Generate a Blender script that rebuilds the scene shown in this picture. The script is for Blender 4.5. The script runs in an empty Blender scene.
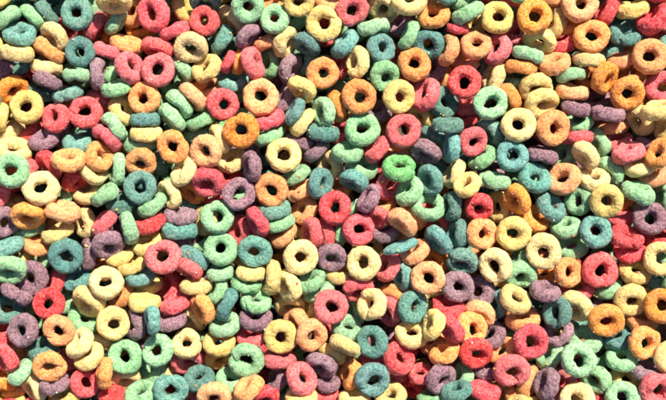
import bpy, math, random
import numpy as np
from mathutils import Matrix, Vector, noise

random.seed(7); rng = np.random.default_rng(11)
PX = 0.0004                     # one unit of the ring layout in metres (a ring is about 13 mm across)
S = bpy.context.scene
COL = S.collection

# each line: colour, x, y, z, tilt, direction of the tilt, size | label of a ring that is an object of its own
DATA = """T -255.9 186.1 2.3 5 90 1.03 |flat teal ring with teal below, top edge, far left
T -252.2 147.0 3.6 5 90 0.95 |flat teal ring with red above, green below, top edge, far left
T -316.6 201.4 -16.9 55 270 1.00
T -289.5 189.7 -9.3 80 218 1.00
T -312.3 165.2 2.8 52 85 1.05 |steeply tilted teal ring with green above, yellow below, top edge, far left
G -326.1 181.2 0.5 84 125 1.00
G -301.7 184.0 -8.3 82 223 1.00
Y -278.6 163.3 -1.5 58 228 1.00 |steeply tilted pale yellow ring with teal above, orange below, top edge, far left
R -269.3 175.9 -25.7 45 240 1.00
R -241.0 175.6 -15.4 84 145 1.00 |edge-on red ring with yellow above, red below, top edge, far left
O -285.5 149.6 -6.1 84 237 1.10 |edge-on orange ring with yellow above, yellow below, top edge, far left
Y -313.5 146.1 10.6 72 82 1.05 |edge-on pale yellow ring with teal above, teal below, top edge, far left
T -316.4 137.3 -22.0 70 115 1.00
Y -287.9 133.6 -8.9 84 80 1.00
G -256.3 125.7 -4.5 84 85 0.95
P -236.5 126.9 -6.0 84 178 1.00 |edge-on dusty purple ring with red above, red below, top edge, far left
P -284.9 118.7 -0.5 84 248 0.95 |edge-on dusty purple ring with yellow above, teal below, upper part, far left
G -226.0 129.2 -24.7 82 165 0.95
R -227.2 150.1 -11.2 84 70 1.00
R -202.6 132.8 1.9 55 20 1.05 |steeply tilted red ring with orange above, green below, top edge, far left
G -219.6 180.7 -13.4 84 150 1.00
Y -215.7 196.2 14.3 70 270 1.10 |edge-on pale yellow ring with green below, top edge, far left
O -209.5 158.2 -15.4 75 75 1.10 |edge-on orange ring with green above, red below, top edge, far left
P -334.2 133.1 -14.6 55 170 1.00
P -342.7 200.2 -32.5 55 170 1.00
T -285.2 199.7 -35.0 40 120 1.00
G -244.5 200.5 -27.1 50 150 1.00
G -216.9 112.5 -3.5 70 105 1.00 |edge-on mint green ring with red above, yellow below, upper part, far left
O -237.4 166.9 -35.1 50 150 1.00
R -179.8 186.2 -1.0 30 200 1.12 |slightly tilted red ring with orange below, top edge, left
O -204.7 192.8 -26.9 30 180 1.00
O -197.4 178.7 -37.6 35 110 1.10
R -158.6 169.7 -4.6 78 112 1.00
R -128.4 178.8 1.4 15 150 0.97 |flat red ring with yellow below, top edge, left
Y -151.2 193.6 -17.7 70 30 1.00
T -127.8 199.4 -2.1 58 270 1.00
G -84.1 191.4 12.5 25 260 1.03 |slightly tilted mint green ring with purple below, top edge, left
Y -101.8 183.5 -15.9 76 230 1.05
P -84.8 164.6 -2.2 82 315 0.95 |edge-on dusty purple ring with green above, red below, top edge, left
O -67.5 160.1 -16.9 84 115 1.00
T -112.1 161.8 -16.0 84 150 1.05 |edge-on teal ring with yellow above, red below, top edge, left
Y -141.4 152.2 3.0 38 260 1.05 |slightly tilted pale yellow ring with red above, green below, top edge, left
R -176.6 152.8 -9.1 74 255 1.05 |edge-on red ring with orange above, red below, top edge, left
R -174.0 129.5 6.0 10 90 1.08 |flat red ring with red above, orange below, top edge, left
G -152.4 133.1 -16.8 84 215 1.00
Y -127.0 132.2 -4.3 42 130 1.00 |slightly tilted pale yellow ring with yellow above, orange below, top edge, left
R -105.1 138.6 -4.1 84 155 0.75
O -95.4 140.5 -15.2 80 165 0.90
R -79.9 136.6 -2.5 70 18 1.05 |edge-on red ring with orange above, orange below, top edge, left
T -102.3 121.5 -21.3 50 80 1.00 |steeply tilted teal ring with red above, red below, upper part, left
G -64.8 139.0 -25.9 50 170 1.00
G -58.3 180.5 4.7 15 110 0.95 |flat mint green ring with orange below, top edge, centre
O -59.5 198.1 -17.7 45 110 1.00
Y -33.8 197.1 11.7 25 270 1.00 |slightly tilted pale yellow ring with yellow below, top edge, centre
Y -9.2 175.3 6.8 15 200 1.12 |flat pale yellow ring with teal below, top edge, centre
O -4.3 200.8 -9.2 50 70 1.00
R 18.9 189.5 2.5 20 290 1.02 |flat red ring with teal below, top edge, centre
Y 51.3 193.8 -10.0 45 240 1.05 |steeply tilted pale yellow ring with green below, top edge, centre
G 41.1 173.5 -4.1 84 100 1.02 |edge-on mint green ring with yellow above, teal below, top edge, centre
P 69.1 179.8 -23.7 50 150 1.00
T 48.4 152.2 -2.1 30 10 0.95 |slightly tilted teal ring with green above, green below, top edge, centre
Y -47.8 159.1 -7.9 72 335 1.05 |edge-on pale yellow ring with green above, purple below, top edge, centre
T -26.0 155.9 -5.3 74 238 0.95 |edge-on teal ring with yellow above, purple below, top edge, centre
T 11.8 156.8 -4.8 72 140 1.05 |edge-on teal ring with red above, yellow below, top edge, centre
Y 24.2 137.6 -1.3 58 175 1.00 |steeply tilted pale yellow ring with teal above, orange below, top edge, centre
O -10.0 125.8 6.7 5 90 1.00 |flat orange ring with teal above, orange below, top edge, centre
G 52.3 123.5 -1.7 30 300 1.00 |slightly tilted mint green ring with teal above, yellow below, top edge, centre
P -43.7 133.8 -20.8 70 335 1.00 |edge-on dusty purple ring with yellow above, yellow below, top edge, centre
T -26.7 144.2 -33.2 70 170 1.00
R 7.3 138.2 -28.4 50 150 1.00
R 67.3 145.9 -25.6 50 150 1.00
G -38.7 186.2 -25.6 50 150 1.00
P -52.7 118.2 -44.8 50 150 1.00
Y 75.6 197.3 8.6 38 90 1.08
O 100.2 184.5 1.3 35 95 1.02 |slightly tilted orange ring with teal below, top edge, right
G 134.0 186.4 4.0 80 118 1.05 |edge-on mint green ring with red below, top edge, right
G 130.3 203.1 -16.0 70 110 1.00
R 124.7 171.7 -3.5 82 85 0.75
Y 164.7 182.3 0.8 10 90 1.05 |flat pale yellow ring with red below, top edge, right
R 179.9 203.7 -19.0 78 80 0.90
G 76.0 164.1 1.2 84 155 0.95 |edge-on mint green ring with purple above, orange below, top edge, right
T 95.9 156.3 -3.6 35 250 1.03 |slightly tilted teal ring with orange above, orange below, top edge, right
O 115.8 150.6 -4.3 76 165 1.02 |edge-on orange ring with red above, purple below, top edge, right
O 143.1 155.2 -1.7 35 95 1.02 |slightly tilted orange ring with green above, orange below, top edge, right
R 164.8 152.2 -6.2 45 160 1.05 |steeply tilted red ring with yellow above, yellow below, top edge, right
O 81.2 135.4 3.8 15 90 1.05 |flat orange ring with teal above, red below, top edge, right
Y 162.5 124.7 -14.1 70 160 1.00 |edge-on pale yellow ring with red above, green below, top edge, right
O 117.5 129.1 -35.4 50 120 1.00
O 137.0 143.6 -24.8 50 110 1.00
Y 144.0 179.3 -25.6 50 150 1.00
R 188.1 170.6 -28.1 50 150 1.00
T 151.1 137.9 -40.0 50 160 1.00
P 103.7 135.7 -28.6 50 160 1.00
O 198.8 181.2 14.1 10 90 1.10 |flat orange ring with yellow below, top edge, far right
Y 224.3 179.8 -14.9 70 165 1.10
O 245.9 194.3 5.4 15 90 1.12 |flat orange ring with orange below, top edge, far right
O 225.7 202.3 -15.9 78 90 1.00
R 275.6 189.2 -6.5 84 152 1.05 |edge-on red ring with orange below, orange left, top edge, far right
Y 300.1 191.2 -1.7 74 102 1.08 |edge-on pale yellow ring with teal below, top edge, far right
R 319.9 180.5 5.0 70 132 1.20 |edge-on red ring with orange below, yellow left, top edge, far right
R 332.9 173.6 -21.5 70 240 1.05
T 293.1 164.8 -3.0 56 82 1.03 |steeply tilted teal ring with yellow above, orange below, top edge, far right
O 257.1 162.7 4.2 12 90 1.10 |flat orange ring with red above, yellow below, top edge, far right
O 241.0 179.0 -17.6 50 110 1.00
R 235.3 159.4 -19.4 76 115 1.05
Y 207.8 160.0 -6.0 58 245 1.05 |steeply tilted pale yellow ring with yellow above, orange below, top edge, far right
G 194.8 146.2 0.5 78 75 1.00 |edge-on mint green ring with red above, orange below, top edge, right
O 188.8 133.7 -4.7 80 85 1.00 |edge-on orange ring with green above, green below, top edge, right
O 221.9 136.9 -1.4 58 110 1.02 |steeply tilted orange ring with red above, yellow below, top edge, far right
Y 256.2 140.6 -2.4 78 85 1.02 |edge-on pale yellow ring with orange above, orange below, top edge, far right
G 238.9 126.6 -5.1 80 98 0.98
O 313.4 141.7 11.3 15 120 1.12 |flat orange ring with red above, red below, top edge, far right
O 292.9 141.3 -11.9 74 110 1.00
O 271.3 121.9 3.0 56 322 1.08 |steeply tilted orange ring with orange above, purple below, top edge, far right
G 188.2 123.1 -21.9 55 100 1.00
T 283.9 157.7 -35.5 50 110 1.00
T 298.9 182.4 -29.3 50 110 1.00
T 243.6 149.8 -30.5 50 110 1.00
O 304.8 128.6 -25.6 50 110 1.00
O 263.3 125.2 -25.7 50 110 1.00
O -322.5 111.1 -7.5 58 312 1.02 |steeply tilted orange ring with teal above, yellow below, upper part, far left
Y -305.7 92.7 1.7 10 90 1.08 |flat pale yellow ring with purple above, red below, upper part, far left
T -267.3 106.7 -7.6 76 102 0.95
T -297.4 111.2 -28.1 60 70 1.00
R -276.5 82.0 2.7 28 160 0.97 |slightly tilted red ring with teal above, purple below, upper part, far left
R -247.6 88.1 -0.3 10 90 1.04 |flat red ring with green above, teal below, upper part, far left
R -238.3 99.5 -26.1 60 240 1.00
Y -212.3 91.0 -13.2 56 25 1.00 |steeply tilted pale yellow ring with green above, green below, upper part, far left
G -218.6 73.0 -2.2 76 220 1.05 |edge-on mint green ring with yellow above, red below, upper part, far left
R -226.1 61.6 -2.3 76 230 1.05 |edge-on red ring with green above, orange below, upper part, far left
O -233.1 43.4 3.6 56 28 1.02 |steeply tilted orange ring with red above, yellow below, upper part, far left
T -256.8 56.9 -8.1 70 88 1.02
P -290.2 60.4 -3.4 55 110 0.95 |steeply tilted dusty purple ring with red above, red below, upper part, far left
P -284.5 63.5 -27.3 70 110 1.00
R -311.5 68.2 -26.4 70 115 1.05
Y -329.6 69.5 -19.3 70 120 1.00
Y -319.1 49.3 0.6 52 65 1.08 |steeply tilted pale yellow ring with yellow above, green below, upper part, far left
O -260.9 39.5 17.1 58 82 1.02 |steeply tilted orange ring with teal above, red below, upper part, far left
R -307.0 34.9 -31.2 70 110 1.00
Y -331.2 85.1 -38.8 60 240 1.00
Y -334.0 82.5 -4.7 70 170 1.00
T -250.7 70.8 -36.0 60 110 1.00
P -338.4 100.3 -30.4 60 120 1.00
O -189.2 101.8 -1.3 18 190 1.05 |flat orange ring with red above, teal below, upper part, left
T -188.9 80.6 -3.6 84 90 0.98 |edge-on teal ring with orange above, yellow below, upper part, left
Y -187.8 67.3 -4.2 76 88 1.05 |edge-on pale yellow ring with teal above, green below, upper part, left
G -195.7 57.4 -15.8 70 90 1.10
O -192.7 37.0 -2.7 35 270 1.00 |slightly tilted orange ring with green above, teal below, middle, left
T -180.2 39.6 -27.7 80 205 1.00
O -159.1 52.8 6.3 20 250 1.03 |flat orange ring with green above, yellow below, upper part, left
O -125.3 48.5 11.4 30 225 1.06 |slightly tilted orange ring with green above, red below, upper part, left
G -154.0 96.5 -4.9 78 222 1.05 |edge-on mint green ring with green above, green below, upper part, left
G -161.3 82.2 -4.0 76 225 1.02 |edge-on mint green ring with green above, orange below, upper part, left
O -140.1 102.8 -1.9 74 230 1.05 |edge-on orange ring with green above, green below, upper part, left
G -133.5 79.6 -7.4 78 115 0.98
Y -113.5 61.1 -5.6 78 205 0.98
R -109.6 95.4 2.1 20 330 1.01 |flat red ring with teal above, orange below, upper part, left
O -90.9 68.8 11.8 20 260 1.12 |flat orange ring with red above, yellow below, upper part, left
O -71.9 102.7 3.5 10 90 1.15 |flat orange ring with red above, red below, upper part, left
R -64.7 80.0 -1.9 74 108 1.05 |edge-on red ring with orange above, green below, upper part, centre
G -64.1 65.2 -9.6 78 112 1.05
Y -102.6 39.9 -13.7 50 110 1.00 |steeply tilted pale yellow ring with yellow above, purple below, orange left, middle, left
G -136.1 67.3 -24.1 72 100 1.00
O -126.1 113.0 -30.9 55 110 1.00
P -91.6 51.3 -37.6 60 110 1.00
O -142.3 118.9 -26.9 60 110 1.00
Y -31.1 111.1 2.6 70 238 1.00 |edge-on pale yellow ring with purple above, teal below, upper part, centre
O 26.1 102.5 5.4 15 330 1.10 |flat orange ring with yellow above, green below, upper part, centre
T -38.1 88.1 0.8 76 152 0.95 |edge-on teal ring with purple above, purple below, upper part, centre
P -48.6 100.8 -20.0 76 150 1.00
Y -30.0 78.1 -3.0 82 140 1.00
G -9.3 88.4 -3.5 58 190 0.98 |steeply tilted mint green ring with orange above, teal below, upper part, centre
O 3.3 94.6 -9.8 74 198 1.03
T -9.9 68.1 -6.2 74 82 1.05 |edge-on teal ring with green above, purple below, upper part, centre
Y -49.1 44.5 5.7 12 90 1.10 |flat pale yellow ring with green above, green below, upper part, centre
P -32.9 60.9 -16.2 70 75 1.05
P -16.5 50.6 -16.7 82 135 1.00
G 29.1 70.7 -0.7 26 70 1.12 |slightly tilted mint green ring with orange above, red below, upper part, centre
G 14.8 48.0 -2.0 58 95 1.00 |steeply tilted mint green ring with green above, teal below, upper part, centre
R 44.5 51.3 -4.5 72 138 1.00 |edge-on red ring with green above, green below, upper part, centre
R 9.8 69.5 -26.7 50 110 1.00
P 45.4 90.3 -25.6 50 110 1.00
R 53.0 38.3 -35.4 50 110 1.00
Y 66.2 102.9 1.8 20 350 1.05 |flat pale yellow ring with green above, red below, upper part, centre
R 93.2 106.2 -4.5 55 155 1.10 |steeply tilted red ring with purple above, yellow below, upper part, right
R 131.2 117.1 1.7 15 180 1.04 |flat red ring with orange above, red below, upper part, right
G 157.2 96.4 1.2 12 90 1.08 |flat mint green ring with yellow above, teal below, upper part, right
T 111.6 98.5 -12.9 38 10 1.05 |slightly tilted teal ring with purple above, teal below, upper part, right
T 114.0 74.6 2.6 76 90 1.00 |edge-on teal ring with teal above, teal below, upper part, right
T 101.4 63.6 -19.5 72 245 0.98
T 118.6 51.9 0.3 80 175 0.95 |edge-on teal ring with teal above, yellow below, upper part, right
R 140.1 58.3 -0.2 26 315 0.95 |slightly tilted red ring with red above, green below, upper part, right
R 70.5 69.1 4.0 10 90 1.08 |flat red ring with yellow above, vivid green below, upper part, right
Y 184.1 74.6 6.7 12 90 1.10 |flat pale yellow ring with orange above, teal below, upper part, right
T 161.0 68.9 -15.8 75 220 1.05 |edge-on teal ring with green above, green below, upper part, right
T 178.8 44.1 3.7 15 110 1.02 |flat teal ring with yellow above, green below, upper part, right
G 150.3 42.3 -8.3 72 128 1.00 |edge-on mint green ring with red above, green below, upper part, right
P 93.0 48.0 -5.1 58 245 1.00 |steeply tilted dusty purple ring with teal above, teal below, upper part, right
R 133.4 84.2 -30.8 50 110 1.00
R 136.9 99.1 -29.2 50 110 1.00
O 177.1 102.8 -11.0 70 210 1.00
Y 90.0 85.8 -26.9 60 210 1.00
T 129.9 40.1 -38.5 60 110 1.00
O 66.1 48.7 -23.0 60 110 1.00
Y 204.0 113.1 -4.4 48 280 1.08 |steeply tilted pale yellow ring with orange above, yellow below, upper part, far right
Y 208.8 97.2 -0.9 48 300 1.10 |steeply tilted pale yellow ring with yellow above, orange below, upper part, far right
O 240.2 108.7 -5.3 76 85 1.05 |edge-on orange ring with green above, purple below, upper part, far right
O 292.9 106.3 4.8 26 260 1.07 |slightly tilted orange ring with orange above, yellow below, upper part, far right
R 329.5 112.1 0.2 20 120 1.08 |flat red ring with orange above, yellow below, upper part, far right
P 243.1 92.3 -2.5 76 78 1.00 |edge-on dusty purple ring with orange above, green below, upper part, far right
P 275.6 86.2 -0.9 80 85 1.05 |edge-on dusty purple ring with orange above, orange below, upper part, far right
G 248.6 80.4 -15.0 45 110 1.00
O 218.8 71.2 6.0 22 350 1.12 |flat orange ring with yellow above, purple below, upper part, far right
R 246.4 64.0 -9.9 80 95 1.00
Y 309.5 80.6 -9.2 70 212 1.05 |edge-on pale yellow ring with orange above, red below, upper part, far right
Y 319.6 88.0 20.0 72 102 1.10 |edge-on pale yellow ring with red above, orange below, upper part, far right
O 284.8 75.6 -27.2 78 95 1.12
R 292.6 60.2 -27.9 58 108 1.03
R 294.6 47.3 2.6 72 110 1.05 |edge-on red ring with red above, yellow below, upper part, far right
G 269.2 58.7 -20.6 74 210 1.00
Y 252.3 44.0 3.4 74 220 1.00 |edge-on pale yellow ring with red above, yellow below, upper part, far right
P 210.5 45.2 -4.8 78 80 1.02 |edge-on dusty purple ring with orange above, teal below, upper part, far right
G 237.2 45.8 -24.2 60 160 1.00
P 322.4 57.1 -13.5 70 85 1.05
O 322.3 45.9 14.6 50 150 0.95 |steeply tilted orange ring with yellow above, orange below, upper part, far right
Y 331.2 72.7 4.2 70 180 1.00
P 271.0 101.2 -28.9 50 110 1.00
O 192.6 98.6 -30.3 50 110 1.00
G 336.8 70.8 -37.9 50 110 1.00
G -315.2 28.6 22.1 12 90 1.08 |flat mint green ring with yellow above, middle, far left
Y -288.0 11.6 14.7 20 60 1.10 |flat pale yellow ring with red above, orange below, middle, far left
R -284.4 34.4 -0.7 58 215 1.03
R -258.3 20.2 -5.9 70 305 0.95 |edge-on red ring with orange above, yellow below, middle, far left
Y -239.0 30.5 -2.2 56 25 1.03 |steeply tilted pale yellow ring with orange above, yellow below, middle, far left
G -216.2 31.7 -6.3 72 175 1.00 |edge-on mint green ring with red above, green below, middle, far left
G -226.8 5.6 4.3 76 123 1.00 |edge-on mint green ring with yellow above, red below, middle, far left
T -212.9 -3.5 -11.1 74 80 1.05
Y -248.9 8.6 -19.4 58 108 1.05
G -276.4 2.7 -21.9 50 150 0.90
Y -331.3 -2.0 -16.5 70 80 1.00
P -329.1 -22.4 0.7 45 330 1.05
O -302.8 -15.1 7.1 54 278 1.08 |steeply tilted orange ring with yellow above, orange below, middle, far left
O -269.3 -10.6 5.7 76 75 1.12 |edge-on orange ring with red above, yellow below, middle, far left
G -308.8 -29.4 -20.1 72 108 1.05
Y -277.0 -32.5 -7.5 74 115 1.08 |edge-on pale yellow ring with orange above, teal below, middle, far left
Y -252.6 -23.7 -20.1 48 190 1.00 |steeply tilted pale yellow ring with yellow above, purple below, middle, far left
R -229.3 -23.7 -0.8 70 140 1.00 |edge-on red ring with green above, purple below, middle, far left
G -203.5 -27.5 5.1 72 195 1.02 |edge-on mint green ring with teal above, yellow below, middle, far left
R -309.1 26.6 -1.4 70 140 1.05
R -333.8 14.0 -18.3 76 105 1.05
P -323.9 1.6 -40.2 50 150 1.00
R -268.5 -3.0 -38.2 50 150 1.00
O -293.0 -22.8 -35.1 50 150 1.00
T -192.0 12.6 4.0 12 90 1.06 |flat teal ring with orange above, green below, middle, left
Y -149.1 29.4 -0.1 58 150 1.03 |steeply tilted pale yellow ring with orange above, orange below, middle, left
R -124.9 17.4 1.8 38 260 1.07 |slightly tilted red ring with orange above, green below, middle, left
O -142.9 9.8 -21.7 50 230 1.00
P -93.7 5.8 5.0 10 90 1.03 |flat dusty purple ring with purple above, red below, middle, left
Y -164.8 6.1 -9.5 58 205 1.00 |steeply tilted pale yellow ring with yellow above, purple below, green left, middle, left
G -181.1 -5.2 -2.3 74 125 1.02 |edge-on mint green ring with teal above, red below, middle, left
P -154.1 -16.0 -12.0 76 85 1.05 |edge-on dusty purple ring with yellow above, teal below, middle, left
R -184.1 -23.9 -0.7 76 110 1.05 |edge-on red ring with green above, yellow below, middle, left
T -153.3 -30.9 -4.7 82 88 1.12 |edge-on teal ring with purple above, teal below, middle, left
G -115.0 -16.9 1.0 12 90 1.05 |flat mint green ring with red above, green below, middle, left
Y -129.8 -20.7 -18.1 45 180 1.00
T -145.5 -3.9 -40.6 60 80 1.00
R -118.7 2.4 -31.5 60 110 1.00
P -80.7 33.5 5.8 70 188 1.00 |edge-on dusty purple ring with green above, purple below, middle, left
R -75.4 -21.7 5.2 70 210 1.00 |edge-on red ring with purple above, teal below, middle, left
R -94.4 -31.9 -16.4 50 180 1.05
R -108.5 21.9 -25.6 50 110 1.00
P -95.5 -17.3 -41.4 50 110 1.00
P -76.2 -6.1 -29.6 50 110 1.00
G -37.7 25.1 -15.4 74 120 0.95
O -32.7 9.6 -15.6 72 120 0.98
O -61.3 10.1 0.8 15 250 1.06 |flat orange ring with yellow above, teal below, middle, centre
T -58.7 -9.9 -4.1 70 100 1.05
G -52.8 -23.5 -4.3 76 110 0.95
T -13.2 16.4 -4.4 54 350 1.00 |steeply tilted teal ring with yellow above, red below, middle, centre
R 1.9 -7.7 2.5 20 140 1.05 |flat red ring with teal above, red below, middle, centre
R 25.8 -29.3 1.0 20 350 1.03 |flat red ring with purple above, yellow below, middle, centre
G 20.9 -8.1 -14.9 80 135 0.65
P 36.2 1.6 3.9 74 150 0.98 |edge-on dusty purple ring with green above, red below, middle, centre
T 20.8 19.1 -8.6 70 245 0.98 |edge-on teal ring with green above, red below, middle, centre
G 29.3 33.1 -18.2 54 85 1.05
Y -3.0 35.5 -20.3 50 190 1.00
R -20.4 -33.0 -1.4 70 190 1.00 |edge-on red ring with orange above, yellow below, middle, centre
R -7.5 -33.2 -15.5 72 185 1.00
G 5.7 -34.3 -15.0 78 180 0.85
R 44.6 -17.1 -7.3 50 240 0.85
P 53.4 -32.2 -14.7 58 105 1.00
R 56.6 15.2 -14.1 42 330 1.03
O -29.6 -9.8 -21.3 50 160 1.00 |steeply tilted orange ring with orange above, red below, middle, centre
O -50.9 -35.5 -15.5 70 130 1.00
O 3.7 12.3 -31.1 50 110 1.00
O 49.0 -4.9 -28.4 50 110 1.00
V 66.0 32.2 4.4 45 90 1.05 |steeply tilted vivid green ring with red above, red below, middle, centre
T 97.1 20.6 2.2 58 198 1.00 |steeply tilted teal ring with purple above, green below, middle, right
G 75.7 8.9 -2.2 58 150 1.02 |steeply tilted mint green ring with vivid green above, orange below, middle, right
G 95.8 -6.1 -4.1 36 80 1.10 |slightly tilted mint green ring with teal above, teal below, middle, right
T 119.0 -6.0 -3.0 78 180 1.02 |edge-on teal ring with yellow above, teal below, middle, right
G 160.8 19.5 0.5 76 85 1.02 |edge-on mint green ring with green above, yellow below, middle, right
Y 132.2 14.7 15.7 52 130 0.90 |steeply tilted pale yellow ring with green above, teal below, middle, right
Y 122.3 26.5 -8.5 78 152 1.00
R 146.3 -7.3 -3.0 40 260 0.96 |slightly tilted red ring with yellow above, orange below, middle, right
Y 168.4 -7.0 -21.2 50 180 1.02
O 183.3 0.5 5.6 58 210 0.98 |steeply tilted orange ring with teal above, yellow below, middle, right
O 148.7 -33.9 0.2 30 350 1.05 |slightly tilted orange ring with red above, teal below, middle, right
Y 179.7 -33.3 1.8 20 270 1.10 |flat pale yellow ring with yellow above, yellow below, middle, right
O 69.3 -21.9 8.1 74 230 1.05 |edge-on orange ring with green above, teal below, middle, right
O 81.2 -17.6 -20.8 70 230 1.00
T 125.2 -33.8 -7.3 70 175 0.95 |edge-on teal ring with teal above, teal below, middle, right
T 108.1 28.9 -34.6 50 220 1.02
T 85.5 35.7 -32.7 50 220 1.02
G 184.9 -14.2 -33.7 50 220 1.02
R 107.2 -23.0 -29.6 50 220 1.02
P 164.1 30.1 -29.9 60 85 1.02
T 201.4 21.6 0.7 38 70 1.08 |slightly tilted teal ring with purple above, teal below, middle, far right
O 231.1 20.9 -3.8 48 140 1.12 |steeply tilted orange ring with green above, green below, middle, far right
Y 261.6 21.4 -3.8 52 88 1.00 |steeply tilted pale yellow ring with yellow above, yellow below, middle, far right
Y 270.0 -1.0 13.3 25 250 1.07 |slightly tilted pale yellow ring with yellow above, teal below, middle, far right
G 247.4 -1.0 -6.2 44 170 0.96 |steeply tilted mint green ring with yellow above, green below, middle, far right
T 218.7 -6.4 -4.0 54 50 1.05 |steeply tilted teal ring with orange above, green below, middle, far right
G 234.1 -26.9 -5.9 58 105 0.95 |steeply tilted mint green ring with teal above, green below, middle, far right
T 260.6 -31.1 7.8 18 90 1.03 |flat teal ring with yellow above, red below, middle, far right
O 205.3 -19.1 -13.2 45 60 1.05 |steeply tilted orange ring with teal above, yellow below, middle, far right
G 304.0 7.6 4.5 70 75 1.12 |edge-on mint green ring with yellow above, purple below, middle, far right
Y 307.7 33.9 -5.6 70 105 1.08
O 323.8 25.5 -12.2 58 102 1.10
P 315.1 -18.7 5.4 15 90 1.08 |flat dusty purple ring with green above, red below, middle, far right
R 292.4 -18.7 -18.7 74 95 0.90
R 292.8 -36.9 3.4 58 80 1.05 |steeply tilted red ring with red above, red below, middle, far right
R 328.9 -38.9 -15.3 58 80 1.05
G 280.5 28.4 -14.9 70 210 1.05 |edge-on mint green ring with green above, yellow below, middle, far right
G 335.1 4.4 -17.3 70 180 1.05
Y 309.0 -4.7 -30.3 50 180 1.05
O 295.8 5.8 -28.0 50 180 1.05
Y 255.9 37.5 -39.3 50 180 1.05
P 243.9 43.3 -36.8 50 180 1.05
R 236.1 -0.1 -32.3 50 180 1.05
G 270.3 38.3 -42.9 50 180 1.05
T -265.9 -56.2 3.2 15 290 1.10 |flat teal ring with yellow above, teal below, lower part, far left
P -303.7 -78.4 -7.2 20 230 1.12 |flat dusty purple ring with orange above, red below, lower part, far left
R -283.8 -104.1 2.2 18 120 1.02 |flat red ring with red above, orange below, lower part, far left
G -321.0 -68.8 10.5 45 270 1.08 |steeply tilted mint green ring with teal above, purple below, lower part, far left
P -317.2 -94.4 -0.2 74 240 1.03 |edge-on dusty purple ring with green above, teal below, lower part, far left
T -328.7 -110.4 -10.5 45 60 1.05
T -323.1 -46.5 3.5 70 110 1.00
R -280.5 -83.5 -18.6 70 165 1.00
T -259.0 -80.2 -18.9 58 105 1.00
Y -225.8 -82.2 8.0 28 60 1.07 |slightly tilted pale yellow ring with purple above, yellow below, lower part, far left
Y -245.0 -102.0 -3.4 52 235 1.15 |steeply tilted pale yellow ring with teal above, green below, lower part, far left
Y -214.8 -56.9 -12.4 76 115 1.00
Y -201.6 -65.4 -7.7 76 112 1.00
P -223.6 -44.1 4.2 55 290 1.05 |steeply tilted dusty purple ring with red above, yellow below, lower part, far left
T -194.2 -77.4 -5.0 72 100 0.95
O -215.1 -94.9 -17.9 50 150 1.08
P -247.4 -55.1 -15.1 70 180 1.00
O -299.5 -46.1 -14.9 70 80 1.00
G -301.3 -59.9 -29.9 50 110 1.00
G -275.9 -104.0 -31.0 50 110 1.00
O -233.0 -68.6 -31.5 50 110 1.00
Y -320.1 -56.5 -24.4 50 110 1.00
R -168.1 -56.0 12.7 12 90 1.10 |flat red ring with teal above, red below, lower part, left
Y -185.8 -43.1 -8.3 55 120 1.05
Y -189.9 -87.1 -26.4 70 100 1.02
Y -188.2 -102.0 -0.2 78 88 1.05 |edge-on pale yellow ring with yellow above, teal below, lower part, left
R -144.9 -68.9 -2.2 72 242 0.98 |edge-on red ring with teal above, yellow below, lower part, left
R -167.2 -89.2 -30.6 50 150 1.02 |steeply tilted red ring with red above, red below, lower part, left
R -158.5 -104.3 -3.7 74 115 1.02 |edge-on red ring with red above, purple below, lower part, left
Y -136.9 -86.5 -1.0 80 88 0.98 |edge-on pale yellow ring with red above, orange below, lower part, left
O -130.4 -107.8 2.2 58 210 1.00 |steeply tilted orange ring with yellow above, yellow below, lower part, left
Y -144.7 -119.8 -25.0 55 235 1.08
G -112.3 -48.7 -0.1 14 90 1.07 |flat mint green ring with green above, green below, lower part, left
T -78.5 -51.2 2.9 22 270 1.06 |flat teal ring with red above, yellow below, lower part, left
G -113.4 -72.7 -4.5 74 95 0.90 |edge-on mint green ring with green above, green below, lower part, left
G -116.8 -92.4 -6.5 78 150 0.95
T -106.3 -103.7 3.2 80 158 1.02 |edge-on teal ring with green above, green below, lower part, left
G -88.3 -84.5 -8.1 74 80 1.00
G -77.7 -102.1 -4.3 58 85 1.00 |steeply tilted mint green ring with green above, purple below, lower part, left
Y -82.7 -72.0 -3.2 76 85 1.00 |edge-on pale yellow ring with teal above, green below, lower part, left
Y -61.9 -77.3 -5.6 76 175 1.12 |edge-on pale yellow ring with teal above, green below, lower part, centre
P -77.9 -118.6 -3.8 46 90 1.00 |steeply tilted dusty purple ring with green above, red below, lower part, left
T -177.2 -117.7 20.9 70 185 0.90 |edge-on teal ring with yellow above, green below, lower part, left
P -163.0 -120.9 -4.1 70 100 1.00
T -140.8 -59.0 -7.8 70 240 1.10
P -153.4 -38.7 -25.6 50 110 1.00
G -135.5 -41.4 -31.4 50 110 1.00
O -136.8 -52.4 -36.4 50 110 1.00
Y -32.2 -56.5 9.1 15 300 1.10 |flat pale yellow ring with red above, green below, lower part, centre
P -1.8 -57.0 -1.3 35 270 0.98 |slightly tilted dusty purple ring with red above, yellow below, lower part, centre
Y 30.2 -62.5 5.6 20 170 1.08 |flat pale yellow ring with red above, red below, lower part, centre
R 54.9 -66.6 -6.4 58 150 1.00 |steeply tilted red ring with teal above, orange below, lower part, centre
Y -44.5 -85.2 -0.0 58 200 1.02 |steeply tilted pale yellow ring with yellow above, yellow below, lower part, centre
G -22.1 -82.4 -4.8 70 122 1.00 |edge-on mint green ring with yellow above, red below, lower part, centre
G -14.3 -90.9 -17.7 58 122 1.05
Y 7.3 -75.4 -16.7 70 80 1.00
R 25.1 -89.6 -9.3 56 290 1.02 |steeply tilted red ring with yellow above, green below, lower part, centre
Y 38.3 -104.2 3.5 52 162 1.08 |steeply tilted pale yellow ring with yellow above, teal below, lower part, centre
R -1.7 -106.4 5.2 12 90 1.10 |flat red ring with green above, green below, lower part, centre
Y -43.3 -107.3 -22.8 42 270 1.02
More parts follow.
